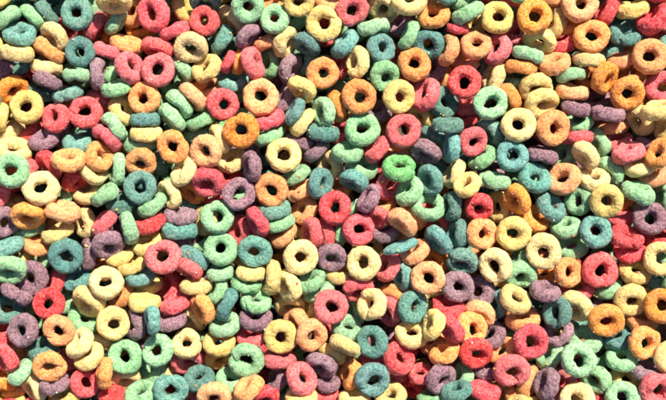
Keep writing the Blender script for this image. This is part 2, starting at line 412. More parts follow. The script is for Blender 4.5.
Y -22.9 -114.6 -25.0 70 160 1.00
G 23.4 -113.1 -31.6 70 180 1.02
P 50.9 -86.3 -41.1 50 110 1.00
Y -36.4 -39.6 -26.6 50 110 1.00
T 67.0 -46.1 9.9 84 110 1.15 .5 |edge-on teal ring with orange above, red below, lower part, right
O 82.0 -51.0 -5.5 58 115 1.02 |steeply tilted orange ring with orange above, teal below, lower part, right
T 105.5 -40.5 1.5 72 220 1.03 |edge-on teal ring with teal above, orange below, lower part, right
O 94.3 -77.3 10.1 18 190 1.07 |flat orange ring with orange above, teal below, lower part, right
T 70.8 -76.8 -8.2 70 190 0.95
T 79.7 -106.6 1.4 35 355 1.05 |slightly tilted teal ring with teal above, yellow below, lower part, right
T 129.3 -62.1 -4.2 45 260 1.02 |steeply tilted teal ring with teal above, purple below, lower part, right
P 124.9 -86.6 0.4 15 290 1.02 |flat dusty purple ring with teal above, red below, lower part, right
P 147.8 -92.6 -17.9 45 170 1.12 |steeply tilted dusty purple ring with yellow above, orange below, lower part, right
Y 161.8 -65.5 3.1 28 215 1.08 |slightly tilted pale yellow ring with orange above, purple below, lower part, right
G 188.5 -75.3 -7.5 42 270 1.03 |slightly tilted mint green ring with yellow above, yellow below, lower part, right
Y 182.5 -99.3 0.9 48 60 1.05 |steeply tilted pale yellow ring with green above, orange below, lower part, right
O 191.4 -120.4 -10.2 58 102 1.08 |steeply tilted orange ring with yellow above, red below, lower part, right
R 115.9 -108.0 -10.8 58 80 1.05 |steeply tilted red ring with purple above, red below, lower part, right
O 147.9 -115.4 -11.5 50 240 1.05 |steeply tilted orange ring with purple above, orange below, lower part, right
T 165.8 -104.7 -16.4 58 190 0.95
G 189.8 -57.4 -19.8 70 150 1.00
O 104.3 -60.9 -24.3 58 210 1.05
O 61.1 -99.2 -19.7 55 240 1.00
R 57.2 -113.2 -14.8 55 210 1.05 |steeply tilted red ring with orange above, teal below, lower part, centre
O 170.5 -47.6 -25.7 50 110 1.00
T 125.9 -51.0 -27.4 50 110 1.00
Y 171.0 -91.0 -37.7 50 110 1.00
Y 102.0 -101.9 -36.2 50 110 1.00
Y 209.4 -51.8 5.6 22 202 1.12 |flat pale yellow ring with orange above, purple below, lower part, far right
O 234.7 -72.2 0.4 28 5 0.98 |slightly tilted orange ring with green above, red below, lower part, far right
R 266.7 -70.2 0.2 15 315 1.16 |flat red ring with teal above, green below, lower part, far right
G 279.5 -89.5 -20.2 70 110 1.05
P 211.9 -90.6 1.5 70 85 1.03 |edge-on dusty purple ring with yellow above, teal below, lower part, far right
T 223.7 -112.5 0.1 48 165 1.02 |steeply tilted teal ring with purple above, purple below, lower part, far right
Y 243.8 -106.6 -5.7 56 225 1.10 |steeply tilted pale yellow ring with red above, purple below, lower part, far right
Y 298.8 -100.3 -2.0 28 265 1.08 |slightly tilted pale yellow ring with yellow above, orange below, lower part, far right
Y 304.7 -71.7 -7.8 40 90 1.03 |slightly tilted pale yellow ring with red above, yellow below, lower part, far right
R 299.8 -52.6 -11.0 74 90 1.08 |edge-on red ring with red above, yellow below, lower part, far right
O 324.9 -104.2 14.6 25 170 1.10 |slightly tilted orange ring with yellow above, orange below, lower part, far right
Y 324.8 -57.8 11.2 25 170 1.08 |slightly tilted pale yellow ring with purple above, lower part, far right
O 312.8 -121.4 -13.8 58 85 1.05
R 249.2 -89.5 -20.9 45 120 1.05
G 243.1 -47.0 -17.3 50 120 1.05 |steeply tilted mint green ring with green above, orange below, lower part, far right
T 213.7 -110.3 -29.4 50 110 1.00
O 215.2 -76.4 -27.1 50 110 1.00
P 262.4 -104.2 -31.5 50 110 1.00
T 329.9 -89.2 -36.0 50 110 1.00
T 332.0 -78.4 -15.1 50 110 1.00
O 316.8 -87.0 -27.9 50 110 1.00
T 247.6 -124.0 -39.9 50 110 1.00
P -308.4 -130.0 5.9 20 170 1.05 |flat dusty purple ring with teal above, red below, bottom edge, far left
O -271.5 -129.0 10.3 20 270 1.00 |flat orange ring with red above, orange below, bottom edge, far left
G -252.1 -121.5 -17.0 54 60 1.08
Y -219.5 -123.4 1.6 20 350 1.06 |flat pale yellow ring with orange above, green below, bottom edge, far left
P -198.5 -124.0 -4.3 56 180 1.00 |steeply tilted dusty purple ring with yellow above, green below, bottom edge, left
T -291.9 -149.6 -8.1 58 105 1.00
G -311.8 -172.0 0.0 74 135 1.00 |edge-on mint green ring with purple above, bottom edge, far left
R -328.1 -157.3 -0.3 52 220 1.05 |steeply tilted red ring with purple above, bottom edge, far left
O -280.2 -163.8 14.0 28 270 1.05 |slightly tilted orange ring with teal above, purple below, bottom edge, far left
P -275.6 -182.7 9.9 70 105 0.95 |edge-on dusty purple ring with orange above, bottom edge, far left
Y -300.3 -188.2 -5.4 58 215 1.05
R -247.2 -182.1 0.9 35 30 1.00 |slightly tilted red ring with yellow above, bottom edge, far left
Y -251.5 -142.0 8.6 58 140 1.03 |steeply tilted pale yellow ring with green above, yellow below, bottom edge, far left
Y -243.6 -155.7 2.6 56 125 1.03 |steeply tilted pale yellow ring with yellow above, red below, bottom edge, far left
O -225.2 -170.7 15.5 72 175 1.00 |edge-on orange ring with yellow above, red below, bottom edge, far left
G -207.7 -156.5 0.3 14 90 1.10 |flat mint green ring with purple above, yellow below, bottom edge, far left
Y -210.5 -180.1 -14.9 50 270 1.02
R -220.7 -196.8 -3.9 72 75 0.98
Y -266.8 -196.9 -5.3 58 120 1.02
Y -330.2 -205.0 -20.8 70 100 1.02
O -324.9 -188.5 -25.8 50 120 1.02
Y -231.5 -141.9 -23.3 70 70 1.02
R -335.7 -134.8 -15.5 70 80 1.02
O -333.7 -181.1 -15.5 70 80 1.02
R -266.2 -160.6 -22.1 60 100 1.02
O -328.1 -152.6 -29.0 60 240 1.02
P -275.4 -181.3 -31.9 60 190 1.00
G -174.9 -149.8 4.1 18 120 1.02 |flat mint green ring with teal above, green below, bottom edge, left
Y -146.9 -144.4 -4.3 35 100 0.98 |slightly tilted pale yellow ring with yellow above, red below, bottom edge, left
R -147.2 -163.0 -19.2 48 290 1.10 |steeply tilted red ring with yellow above, teal below, bottom edge, left
Y -114.6 -143.3 -6.7 48 90 1.02 |steeply tilted pale yellow ring with green above, orange below, bottom edge, left
O -114.9 -159.9 -17.9 45 290 1.00
G -86.5 -159.6 0.0 18 270 1.12 |flat mint green ring with red above, green below, bottom edge, left
G -109.3 -125.5 -5.7 58 100 1.03 |steeply tilted mint green ring with teal above, yellow below, bottom edge, left
T -160.9 -188.3 10.0 22 330 1.07 |flat teal ring with red above, bottom edge, left
T -134.8 -179.9 -7.9 58 100 1.05 |steeply tilted teal ring with red above, orange below, bottom edge, left
G -103.3 -182.2 -12.5 54 80 1.00
O -83.3 -186.3 10.6 70 125 1.03 |edge-on orange ring with green above, bottom edge, left
O -118.4 -196.4 8.1 25 270 1.10 |slightly tilted orange ring with teal above, bottom edge, left
R -70.1 -198.2 -1.8 45 280 1.05
R -81.3 -136.7 -15.9 50 110 1.05
G -191.1 -193.3 2.7 58 100 1.05 |steeply tilted mint green ring with green above, bottom edge, left
G -184.3 -173.6 -22.2 50 150 1.10
Y -174.2 -175.5 -33.7 50 120 1.02
R -142.7 -194.6 -29.9 50 120 1.02
Y -52.2 -136.5 2.0 18 290 1.08 |flat pale yellow ring with yellow above, red below, bottom edge, centre
O -21.6 -134.6 4.2 38 330 1.06 |slightly tilted orange ring with red above, purple below, bottom edge, centre
O -36.1 -125.2 -14.3 50 210 1.02
G 14.3 -129.4 -9.5 54 80 1.00 |steeply tilted mint green ring with red above, yellow below, bottom edge, centre
Y 11.4 -143.5 11.8 76 242 1.00 |edge-on pale yellow ring with green above, orange below, bottom edge, centre
Y -1.1 -154.8 -11.1 76 245 1.02
T 38.9 -140.6 7.7 25 180 1.03 |slightly tilted teal ring with red above, teal below, bottom edge, centre
T 39.4 -178.1 10.8 15 290 1.10 |flat teal ring with teal above, bottom edge, centre
R -53.2 -160.2 -9.0 74 85 1.05 |edge-on red ring with yellow above, purple below, bottom edge, centre
R -31.2 -177.3 7.1 50 35 1.10 |steeply tilted red ring with orange above, bottom edge, centre
P -11.6 -165.3 -4.3 58 240 1.05 |steeply tilted dusty purple ring with orange above, purple below, bottom edge, centre
P -4.7 -184.8 -7.8 70 95 0.80
O 17.7 -175.1 -7.7 70 170 1.03 |edge-on orange ring with yellow above, yellow below, bottom edge, centre
R -8.5 -197.0 -17.8 72 85 1.00
Y 21.6 -198.5 -2.2 72 95 1.03
Y 57.8 -195.4 3.4 58 110 1.03
P -56.7 -182.6 -18.7 70 155 1.00
G -44.4 -192.7 -24.7 70 155 1.00
Y -31.2 -197.8 3.1 70 95 1.00
R 40.4 -162.9 -15.5 70 100 1.00
R 61.0 -177.8 -22.9 70 100 1.00
Y 79.0 -133.5 -0.9 46 90 1.08 |steeply tilted pale yellow ring with teal above, red below, bottom edge, right
Y 98.8 -122.8 15.8 72 165 1.00 |edge-on pale yellow ring with orange below, bottom edge, right
R 116.7 -126.2 13.3 70 210 1.00 |edge-on red ring with red above, orange below, bottom edge, right
O 138.7 -129.7 -2.0 30 20 1.12 |slightly tilted orange ring with orange above, red below, bottom edge, right
R 142.3 -151.8 7.4 32 290 1.08 |slightly tilted red ring with purple above, purple below, bottom edge, right
O 111.2 -151.4 3.1 70 120 1.02 |edge-on orange ring with red above, purple below, bottom edge, right
O 103.1 -145.0 -26.8 55 120 1.05
R 66.0 -158.0 3.6 44 40 1.10 |steeply tilted red ring with yellow above, yellow below, bottom edge, centre
R 73.0 -149.2 -21.9 45 40 1.00
R 87.5 -174.8 -5.1 52 90 0.80
R 82.9 -191.9 -26.0 52 240 0.90
P 107.6 -178.2 3.6 46 320 1.08 |steeply tilted dusty purple ring with orange above, bottom edge, right
P 155.5 -172.3 -16.5 70 80 1.00
R 177.4 -169.7 7.8 22 270 1.12 |flat red ring with orange above, bottom edge, right
O 171.3 -152.7 -11.8 50 130 1.00
R 150.6 -189.6 4.7 74 80 1.02 |edge-on red ring with purple above, bottom edge, right
T 122.0 -189.1 14.9 76 115 1.00 |edge-on teal ring with green above, bottom edge, right
G 101.5 -199.4 -4.2 80 95 1.08
G 129.9 -180.1 -13.5 70 160 1.00
O 177.1 -198.6 -24.5 70 190 1.00
P 159.1 -137.3 -16.1 50 120 1.05
P 172.7 -124.9 -35.9 50 120 1.00
P 132.4 -167.7 -39.7 50 120 1.00
G 182.7 -138.0 -32.9 50 120 1.00
R 196.1 -140.6 7.2 22 310 1.14 |flat red ring with orange above, red below, bottom edge, right
O 197.8 -184.3 -14.1 56 338 1.08
P 213.6 -183.3 1.4 70 165 1.05 |edge-on dusty purple ring with green above, bottom edge, far right
R 232.8 -186.1 -17.4 48 160 1.02
G 220.6 -157.7 -18.5 70 140 1.02
G 242.6 -158.4 11.6 18 60 1.10 |flat mint green ring with green above, red below, bottom edge, far right
G 264.5 -180.8 -9.2 46 210 1.02 |steeply tilted mint green ring with green above, bottom edge, far right
G 254.1 -141.5 -12.6 58 100 1.10 |steeply tilted mint green ring with yellow above, green below, bottom edge, far right
T 287.4 -139.0 -15.4 58 105 1.02 |steeply tilted teal ring with orange above, green below, bottom edge, far right
G 290.4 -158.7 -6.8 54 105 1.02 |steeply tilted mint green ring with teal above, yellow below, bottom edge, far right
O 271.6 -119.9 6.1 22 270 1.10 |flat orange ring with green above, teal below, bottom edge, far right
O 309.3 -142.1 6.8 22 350 1.05 |flat orange ring with orange above, purple below, bottom edge, far right
Y 333.8 -156.4 7.1 25 350 1.05
Y 297.7 -181.4 -16.2 46 80 1.05
P 314.5 -172.1 -6.1 70 80 1.05
G 287.5 -196.3 7.6 25 90 1.07 |slightly tilted mint green ring with yellow above, bottom edge, far right
R 320.6 -187.1 11.8 28 270 1.12 |slightly tilted red ring with purple above, bottom edge, far right
Y 242.3 -197.9 7.0 25 90 1.10 |slightly tilted pale yellow ring with green above, bottom edge, far right
R 270.3 -200.5 -16.4 70 90 0.90
P 228.4 -133.9 -13.1 50 130 1.00 |steeply tilted dusty purple ring with teal above, green below, bottom edge, far right
T 321.1 -166.9 -32.7 50 130 1.00
G 276.3 -157.5 -31.9 50 130 1.00
T 188.2 -236.3 7.2 48 251 1.00
O -393.5 -246.7 4.1 25 113 1.07
O 214.0 245.7 6.0 30 33 1.04
T 340.7 153.3 -0.3 47 107 1.05
P 362.5 -62.1 12.9 70 283 1.05
G -349.8 67.4 9.9 11 70 0.99
P 272.2 -241.5 14.2 19 196 1.04
T -350.8 -94.8 6.1 30 212 1.04
R -379.6 -13.9 2.1 55 140 1.01
O 37.0 -220.9 0.1 43 268 1.07
Y -237.5 -223.3 11.9 15 101 1.00
O 346.8 197.1 0.3 33 241 1.07
G 391.3 185.0 10.2 64 19 1.03
G 346.6 -20.3 -1.8 6 23 1.01
Y 366.0 258.9 -8.2 57 247 1.03
Y -15.2 246.8 3.2 41 309 1.04
T 173.4 257.2 2.6 34 157 1.03
T -51.9 -221.3 -0.2 18 53 0.96
R 1.9 -222.0 1.8 6 239 1.00
P 232.4 -238.8 5.9 40 138 1.02
Y -344.3 151.9 0.4 38 237 1.05
P -245.5 -257.6 9.2 6 249 1.07
T -213.1 235.8 -0.2 27 166 1.01
Y 347.6 236.4 9.9 68 120 1.05
Y -391.1 30.0 7.8 47 290 0.98
T -370.6 -174.8 5.4 33 89 0.99
T 119.9 238.9 -1.3 25 93 1.05
O -338.2 -241.6 3.3 69 150 1.02
P -379.8 232.5 -0.9 57 133 0.98
P 20.1 -249.9 1.4 40 30 0.97
G -125.0 -247.3 6.8 20 56 1.02
P -342.9 233.2 3.8 13 281 1.00
R -95.0 238.7 7.8 59 245 1.03
Y -355.7 190.3 8.8 39 256 1.03
R -363.6 118.4 7.3 28 70 0.96
T -184.1 -223.7 9.3 8 199 1.07
T 172.2 226.5 8.9 13 241 1.05
G 375.5 222.2 3.8 32 314 1.02
G 230.1 223.0 -6.4 70 186 1.07
R -366.6 -72.3 17.3 9 4 1.06
P 108.7 -244.4 13.0 62 296 1.03
Y -346.4 -196.8 12.4 37 247 0.97
G 360.4 -109.4 7.0 49 83 1.02
G -67.3 229.8 -3.1 7 120 1.08
O 67.3 238.2 2.8 16 172 0.98
Y -155.3 215.8 12.0 32 240 1.00
G -381.7 148.5 4.9 45 175 1.03
O -378.9 65.8 4.4 50 341 1.02
P 389.1 -186.8 13.2 8 54 1.01
O -362.9 -220.0 7.6 35 266 1.02
T 376.5 -243.4 7.5 13 301 1.07
O -285.5 245.3 0.5 38 217 1.02
G 4.8 221.1 9.3 48 76 1.01
R -392.2 89.2 0.4 55 123 1.04
T -90.5 -232.6 4.8 29 276 1.01
R 360.0 116.8 6.1 57 227 1.06
T 363.6 52.3 5.9 44 234 1.07
O 385.6 80.2 8.7 33 171 1.04
Y -300.4 215.2 3.5 6 356 0.98
O 137.7 -232.9 2.1 8 305 1.06
G -218.9 -248.6 7.3 53 38 1.01
P -347.0 -135.8 7.5 32 79 1.00
T -274.3 -226.5 -6.5 21 226 1.05
P -144.3 -219.8 6.9 31 225 1.06
Y 303.2 252.6 4.9 45 359 0.99
P 325.6 -235.2 5.0 35 129 1.07
G -349.3 31.8 1.8 54 220 1.07
O 21.0 243.8 4.7 40 359 0.97
G 386.6 150.1 4.3 27 301 0.96
T 113.2 208.9 8.2 35 352 1.00
R -126.7 244.6 1.1 58 293 1.05
R -54.7 -245.7 5.5 70 90 1.05
O -377.1 -104.9 8.8 10 181 0.98
G 360.6 18.4 9.6 36 351 0.99
R 78.0 -215.7 6.9 25 292 1.00
Y 243.0 248.0 10.6 36 290 1.04
G 340.9 -82.0 3.3 41 325 0.96
R -392.6 -136.7 -0.4 29 71 0.99
P 271.2 261.9 3.7 53 79 1.04
P 263.2 228.9 3.7 52 299 1.02
Y 378.7 -28.3 9.0 56 276 1.00
O 378.3 -167.6 -0.3 16 194 0.99
G -171.6 -261.1 2.3 60 310 1.02
Y 183.4 -207.9 4.6 68 140 0.99
R -183.9 221.0 3.1 50 274 1.04
P -160.3 252.3 3.9 52 10 1.05
P -45.4 248.5 7.2 64 341 0.99
G -391.0 118.5 -2.2 56 193 1.02
O 349.5 -184.8 -0.4 6 23 1.06
T -95.2 -260.7 3.2 50 52 1.02
R 287.3 219.2 12.3 64 206 1.03
G 60.3 -247.6 4.5 7 239 1.01
P -238.5 236.9 3.6 31 234 1.02
R 382.9 119.5 5.2 40 234 1.05
O 372.4 -204.2 7.5 18 45 1.05
T -300.1 -234.9 2.4 22 313 1.05
O 305.9 -216.0 2.4 38 181 1.01
R 391.1 -134.0 8.7 7 293 1.05
O -386.6 -55.1 10.3 57 10 0.99
O 301.0 -255.6 3.3 41 271 1.00
G 189.4 210.0 0.1 40 107 1.06
T -304.1 -258.1 11.0 37 332 1.08
G -358.4 164.1 17.5 7 38 1.04
T -312.3 242.9 4.2 52 124 1.02
T 327.6 258.8 9.8 37 155 1.00
T 48.7 264.7 -5.8 42 52 1.08
T -351.2 -46.5 10.5 30 223 1.04
R 99.0 255.8 15.7 13 173 1.06
R 266.9 -218.7 2.7 7 353 1.04
T -365.2 15.1 7.5 20 58 1.08
T -387.8 255.5 5.9 30 342 1.07
Y 142.8 217.4 0.3 22 75 1.02
O -228.0 261.2 1.2 41 276 0.98
Y 166.6 -258.7 6.5 46 85 1.00
R 158.0 -229.8 14.2 24 70 1.04
O 214.2 -259.4 5.3 71 46 1.07
Y 391.6 249.6 6.4 60 164 1.05
R -355.7 -17.9 -2.8 17 213 1.07
G -388.6 192.7 3.4 25 330 1.03
G 353.2 -135.2 8.4 49 216 1.00
T -186.5 249.4 8.1 14 351 1.06
P -16.5 -245.5 10.0 61 101 1.06
Y 385.1 -90.8 4.1 64 189 1.00
R -320.7 -212.7 3.4 22 256 1.03
O 36.7 218.2 0.3 25 81 1.03
R -68.2 260.4 5.7 36 64 1.02
T 360.3 86.6 -0.4 33 5 1.03
T -339.0 263.0 -6.8 39 117 1.05
T -364.9 -251.4 2.5 66 33 0.96
P 212.3 -213.4 3.9 59 139 1.05
Y -335.6 206.3 4.2 28 310 0.99
R 322.0 212.1 7.3 16 135 1.02
Y -35.1 221.3 1.6 22 77 1.05
R 140.3 248.8 6.4 28 90 1.02
O -272.3 -254.3 0.7 6 16 1.04
R 94.7 230.5 2.7 59 159 1.04
T 386.9 -1.9 7.3 72 31 1.03
O -213.4 -223.5 -1.4 49 82 1.01
O -263.2 221.5 5.4 15 153 1.04
G 393.2 25.5 4.5 42 314 0.97
O -391.3 -208.0 1.4 31 227 1.01
R -104.0 215.4 10.9 64 60 1.03
P 351.2 -259.7 4.2 27 37 1.01
P -257.5 253.8 8.5 67 318 1.03
R -336.1 6.3 9.4 41 322 1.00
P 338.2 -213.1 -4.2 65 194 0.99
T -346.5 98.0 6.7 27 114 1.00
Y -357.8 258.1 8.7 43 109 1.01
G 108.0 -221.7 5.4 52 228 1.03
Y 392.0 -53.6 1.4 63 196 1.03
T -25.4 -220.8 13.8 53 229 1.07
G 361.6 -229.6 -2.2 41 265 0.99
O 143.8 -262.8 -2.0 31 52 1.05
Y 363.4 173.7 8.2 64 304 0.97
T 249.5 -261.3 2.9 12 340 1.06
Y -359.2 185.2 -11.1 25 339 1.05
P 395.2 -72.2 -12.7 30 86 1.00
R -384.9 31.8 -15.2 43 170 1.03
T 361.1 156.9 -16.5 31 246 1.05
G 209.9 241.9 -14.8 47 270 0.98
Y 376.1 -210.7 -13.2 50 151 1.06
P -347.6 262.8 -11.9 43 248 0.97
G -133.6 -219.5 -11.0 46 147 1.06
G 383.7 129.1 -16.4 59 74 1.04
O 273.7 -259.2 -15.1 52 275 1.07
O -274.5 -213.3 -24.1 51 343 0.97
T -369.7 -222.8 -16.7 62 9 1.03
O 181.0 -246.8 -17.9 67 108 1.00
G -57.0 -232.8 -17.1 22 10 0.98
G 78.6 -253.3 -11.5 28 2 0.99
T -17.2 -252.3 -17.1 57 222 1.00
T -158.2 222.6 -10.2 69 2 0.99
R -275.0 236.5 -16.6 49 153 1.01
O -386.6 -245.2 -9.7 39 92 1.00
R -136.4 -254.2 -8.4 26 287 1.00
R -24.6 247.4 -14.6 22 35 1.02
T 309.7 -219.7 -18.9 60 114 1.02
P 385.3 -128.9 -9.5 52 302 1.03
G 28.4 251.8 -13.8 33 350 1.00
R -384.1 -181.6 -13.3 55 173 0.98
R 388.5 -239.3 -11.2 24 214 1.06
G -99.9 218.5 -18.5 64 278 1.05
G 377.1 49.2 -16.1 52 89 0.97
R -384.9 210.0 -16.9 61 113 0.98
O -166.9 -233.9 -11.5 27 183 1.00
R -84.4 259.0 -12.8 34 284 1.06
P -369.0 -74.2 -9.5 25 229 1.02
G 317.4 215.8 -12.5 37 294 0.96
O 396.1 -9.2 -21.6 60 283 0.99
P -217.3 252.0 -19.3 31 112 1.00
T -336.9 -232.4 -15.2 28 287 1.06
T 48.8 -232.3 -16.3 30 155 1.00
P 187.2 263.4 -14.0 30 47 1.07
Y 93.5 209.8 -15.6 22 47 0.99
T -192.7 236.9 -12.1 69 166 0.97
G 364.2 -68.4 -11.8 45 132 1.05
T -236.0 -224.0 -14.0 34 319 1.04
Y 154.1 235.9 -12.7 27 280 1.03
R -82.8 -251.8 -17.3 39 242 1.08
O 10.6 226.8 -17.8 54 22 1.06
T 376.4 -265.3 -14.6 67 273 1.03
O -263.2 211.9 -14.2 59 71 0.97
O -337.9 228.4 -16.2 28 68 1.06
Y -101.0 -211.2 -9.6 27 207 1.01
Y 210.2 -243.3 -16.6 64 235 1.03
P 322.6 -263.2 -17.5 28 11 1.07
G -55.4 229.5 -17.8 33 121 1.03
Y 349.1 -205.4 -17.2 24 220 0.97
Y -394.3 258.0 -11.7 67 148 1.00
R -370.3 -15.3 -25.8 69 200 1.00
R -399.3 -87.5 -16.2 58 204 1.03
T -400.6 -203.0 -16.9 45 209 1.07
G -367.6 148.2 -18.1 62 97 0.98
T 390.0 213.9 -13.4 32 188 1.03
Y 117.0 258.9 -23.5 32 96 1.05
O 345.1 -165.5 -13.4 22 8 1.01
O 358.1 189.4 -18.6 65 203 1.07
R 24.7 -264.5 -11.3 28 32 1.06
Y 352.8 -236.7 -18.3 26 334 1.05
G 329.8 252.1 -13.3 53 318 1.00
G -131.3 260.3 -13.4 39 158 1.07
P 113.4 -241.8 -14.6 49 127 1.06
R -382.2 84.4 -13.7 21 124 1.01
R 374.9 253.3 -12.9 33 23 1.08
R 5.2 -233.5 -18.9 50 352 1.04
O 245.3 -229.0 -12.2 38 164 0.97
T -248.7 245.7 -16.6 36 239 1.00
T 389.5 97.1 -11.5 58 121 0.96
Y -368.8 -136.2 -9.5 31 138 0.99
R -292.1 -244.0 -20.9 48 45 1.05
G 237.7 -261.5 -13.8 36 250 1.07
P 386.0 15.3 -21.1 67 164 1.03
O 355.8 29.8 -16.6 38 304 0.97
R 251.2 223.8 -11.0 51 319 1.04
R 73.3 -221.7 -13.4 49 3 0.99
G -398.4 -54.0 -11.4 56 160 1.07
T 351.4 -135.1 -16.1 42 17 0.98
R 359.4 -96.9 -17.1 43 9 1.02
T 149.7 -220.3 -14.9 38 152 1.07
Y -352.4 38.7 -17.3 56 210 1.02
R 81.0 248.7 -17.7 50 110 0.97
G -241.3 -250.7 -10.0 26 282 1.02
P 255.1 263.9 -20.9 53 127 1.07
G 389.9 155.2 -14.7 45 210 1.00
P -312.6 255.3 -14.0 30 227 1.03
T 351.4 92.4 -9.9 39 16 1.05
O 59.9 263.8 -11.9 32 307 0.97
R 360.8 4.3 -12.9 66 155 0.97
P 349.6 230.2 -16.8 40 307 0.97
G 291.9 218.8 -16.7 56 31 1.04
O -368.5 59.3 -11.1 26 143 0.98
Y -125.0 210.6 -11.4 53 249 1.06
O -349.4 -42.6 -12.8 53 72 1.05
G -205.3 -211.9 -22.7 62 205 1.03
O 371.2 -28.5 -18.1 53 134 0.98
R -355.5 107.3 -12.4 29 67 1.06
P 147.2 -256.3 -18.9 31 49 0.97
Y -380.7 -110.3 -11.3 53 259 1.04
Y -220.2 219.9 -14.4 63 62 1.06
R -187.6 -261.4 -11.8 36 291 1.07
G -356.4 -99.7 -18.1 67 54 0.98
P -33.4 212.3 -15.4 64 93 1.04
G -44.0 -261.0 -10.8 22 40 1.06
R 376.1 -181.3 -14.6 37 135 1.03
T 297.0 248.4 -9.1 29 49 0.98
G -393.9 110.4 -9.8 54 297 1.03
Y 389.7 185.5 -19.6 69 230 1.01
P -29.0 -222.4 -13.8 47 109 1.03
G -398.4 172.1 -14.5 33 238 0.99
T -167.8 255.6 -11.3 37 353 0.96
R -190.7 213.7 -22.7 67 48 0.98
R -365.3 232.8 -11.8 32 165 1.00
P -349.1 -262.1 -21.4 60 41 0.98
O -317.8 -255.4 -11.5 55 210 0.98
R -112.2 -245.2 -13.3 48 249 0.97
O 349.6 62.2 -14.6 49 12 0.99
R 56.0 214.8 -18.3 63 62 0.98
O -301.2 225.3 -14.4 46 343 0.99
Y 200.7 -214.4 -14.9 36 337 0.97
P -401.0 140.2 -17.6 48 280 1.01
Y -208.3 -240.6 -14.9 21 99 1.02
T -270.5 -264.2 -14.3 39 296 0.99
Y 224.6 264.9 -8.3 32 266 1.05
G -3.0 263.7 -13.1 28 0 1.05
P -393.0 -22.5 -15.8 59 61 1.06
T -389.6 -155.7 -11.2 67 93 1.04
Y 346.6 121.9 -23.2 66 119 1.06
T 24.6 -214.9 -16.9 22 14 0.98
T 281.0 -229.5 -16.7 54 320 0.97
O 184.1 232.7 -18.6 48 211 1.06
T 399.1 -36.6 -13.0 49 179 1.00
R 396.6 -100.9 -10.2 64 156 1.01
P 100.7 -218.3 -21.2 68 349 1.00
P -109.7 242.8 -14.4 33 222 1.01
Y 400.6 -196.5 -17.1 50 21 1.01
G -271.1 262.8 -8.0 28 74 0.97
G 389.5 -153.6 -8.1 20 232 1.02
R 399.1 265.0 -15.7 28 360 1.00
Y 142.3 263.7 -7.6 30 275 1.06
R -353.1 -160.1 -12.8 23 350 0.99
T 116.0 227.3 -12.5 32 95 1.05
R -303.7 -216.6 -15.4 33 27 1.06
T 398.7 70.4 -11.3 62 10 0.97
P -400.3 8.0 -11.4 45 220 0.97
P -361.2 -192.9 -12.0 54 150 1.07
R -52.3 262.6 -18.7 53 13 1.00
G 53.6 -264.1 -11.2 32 55 1.03
P -400.6 59.7 -18.1 63 144 0.97
G 272.0 242.5 -16.8 58 179 0.99
Y -130.9 246.4 -37.6 58 207 1.07
P -60.6 -263.8 -36.2 52 43 1.04
G 261.0 247.1 -34.2 51 330 1.03
G 248.8 -249.9 -29.8 42 310 1.02
O 125.4 -220.2 -33.7 28 104 1.00
P -387.5 192.9 -25.1 41 139 1.01
R -85.7 -221.7 -26.0 29 304 1.05
G 405.1 47.7 -30.8 31 279 0.98
T -43.1 -240.8 -32.7 29 175 1.01
O -364.3 113.3 -32.7 51 112 0.96
O -366.1 17.7 -35.3 23 196 0.98
P -392.0 93.1 -33.7 46 13 1.06
G -272.8 -224.1 -38.2 29 91 1.01
Y -372.3 -130.1 -28.7 44 141 0.99
Y 20.5 248.9 -35.9 65 81 0.99
Y 109.6 214.2 -32.6 26 239 0.99
R -359.1 146.9 -41.8 34 264 1.07
G 278.0 -227.8 -39.8 31 160 0.97
G -75.5 223.8 -33.9 28 121 1.01
G -107.1 -265.3 -36.1 34 264 1.03
O -396.7 250.2 -37.4 34 303 1.02
T 376.8 -71.8 -26.9 47 63 0.98
P -8.5 -213.7 -35.5 47 17 1.04
P 306.5 230.5 -39.3 49 146 1.07
O -377.6 -100.4 -34.1 22 153 1.03
Y 26.0 -222.9 -36.5 47 137 0.97
T -384.8 -199.0 -34.2 32 229 1.01
O -161.3 -239.7 -31.9 65 33 0.97
Y 349.5 -247.0 -32.9 36 350 0.97
O -336.9 -238.9 -36.6 33 154 0.97
O 375.8 133.8 -33.4 35 42 1.00
T 395.4 -171.9 -31.3 56 272 1.03
P 211.0 224.4 -29.0 41 75 1.05
R 196.6 -223.2 -35.3 26 142 1.07
G 313.7 260.1 -30.2 43 323 1.04
G 387.3 -105.9 -35.4 63 59 1.08
T -404.3 -59.2 -33.9 23 346 1.07
Y -43.5 256.0 -27.4 44 282 1.00
G -387.7 45.7 -29.0 47 284 0.98
P 358.4 233.6 -32.0 25 199 1.05
P 351.1 -135.8 -39.0 35 210 0.99
R 151.5 257.4 -27.5 47 160 1.03
P 77.9 243.6 -39.2 37 356 1.01
Y -311.1 230.3 -31.6 29 77 1.02
P -208.1 -219.7 -41.5 27 174 1.04
T -13.4 -260.4 -22.6 28 346 0.97
Y 404.2 -11.6 -29.8 44 13 0.99
R 399.5 182.1 -33.7 35 188 0.97
T -360.6 -45.2 -34.6 56 130 1.02
R 156.4 218.2 -30.4 34 29 1.00
P -250.8 263.0 -31.0 32 105 0.97
T -398.8 -225.0 -30.1 29 81 1.06
O -351.2 -80.0 -34.8 29 313 1.05
Y 348.7 267.9 -32.3 31 24 1.01
O 177.0 -264.7 -25.0 46 82 0.97
P -401.2 -150.6 -35.0 66 6 0.96
R 357.6 -212.9 -36.9 50 105 1.00
Y 374.9 -34.5 -34.7 59 167 1.02
O -75.2 268.9 -30.0 44 350 1.06
R -398.3 146.3 -35.1 59 314 1.01
T -167.2 246.4 -36.2 70 143 1.01
P 353.9 -13.7 -36.6 55 298 1.04
O 386.4 -262.5 -35.4 48 283 0.98
Y 362.2 -173.1 -34.1 34 276 1.05
P -332.1 256.3 -36.7 62 100 1.02
G 395.9 242.1 -33.5 38 266 1.02
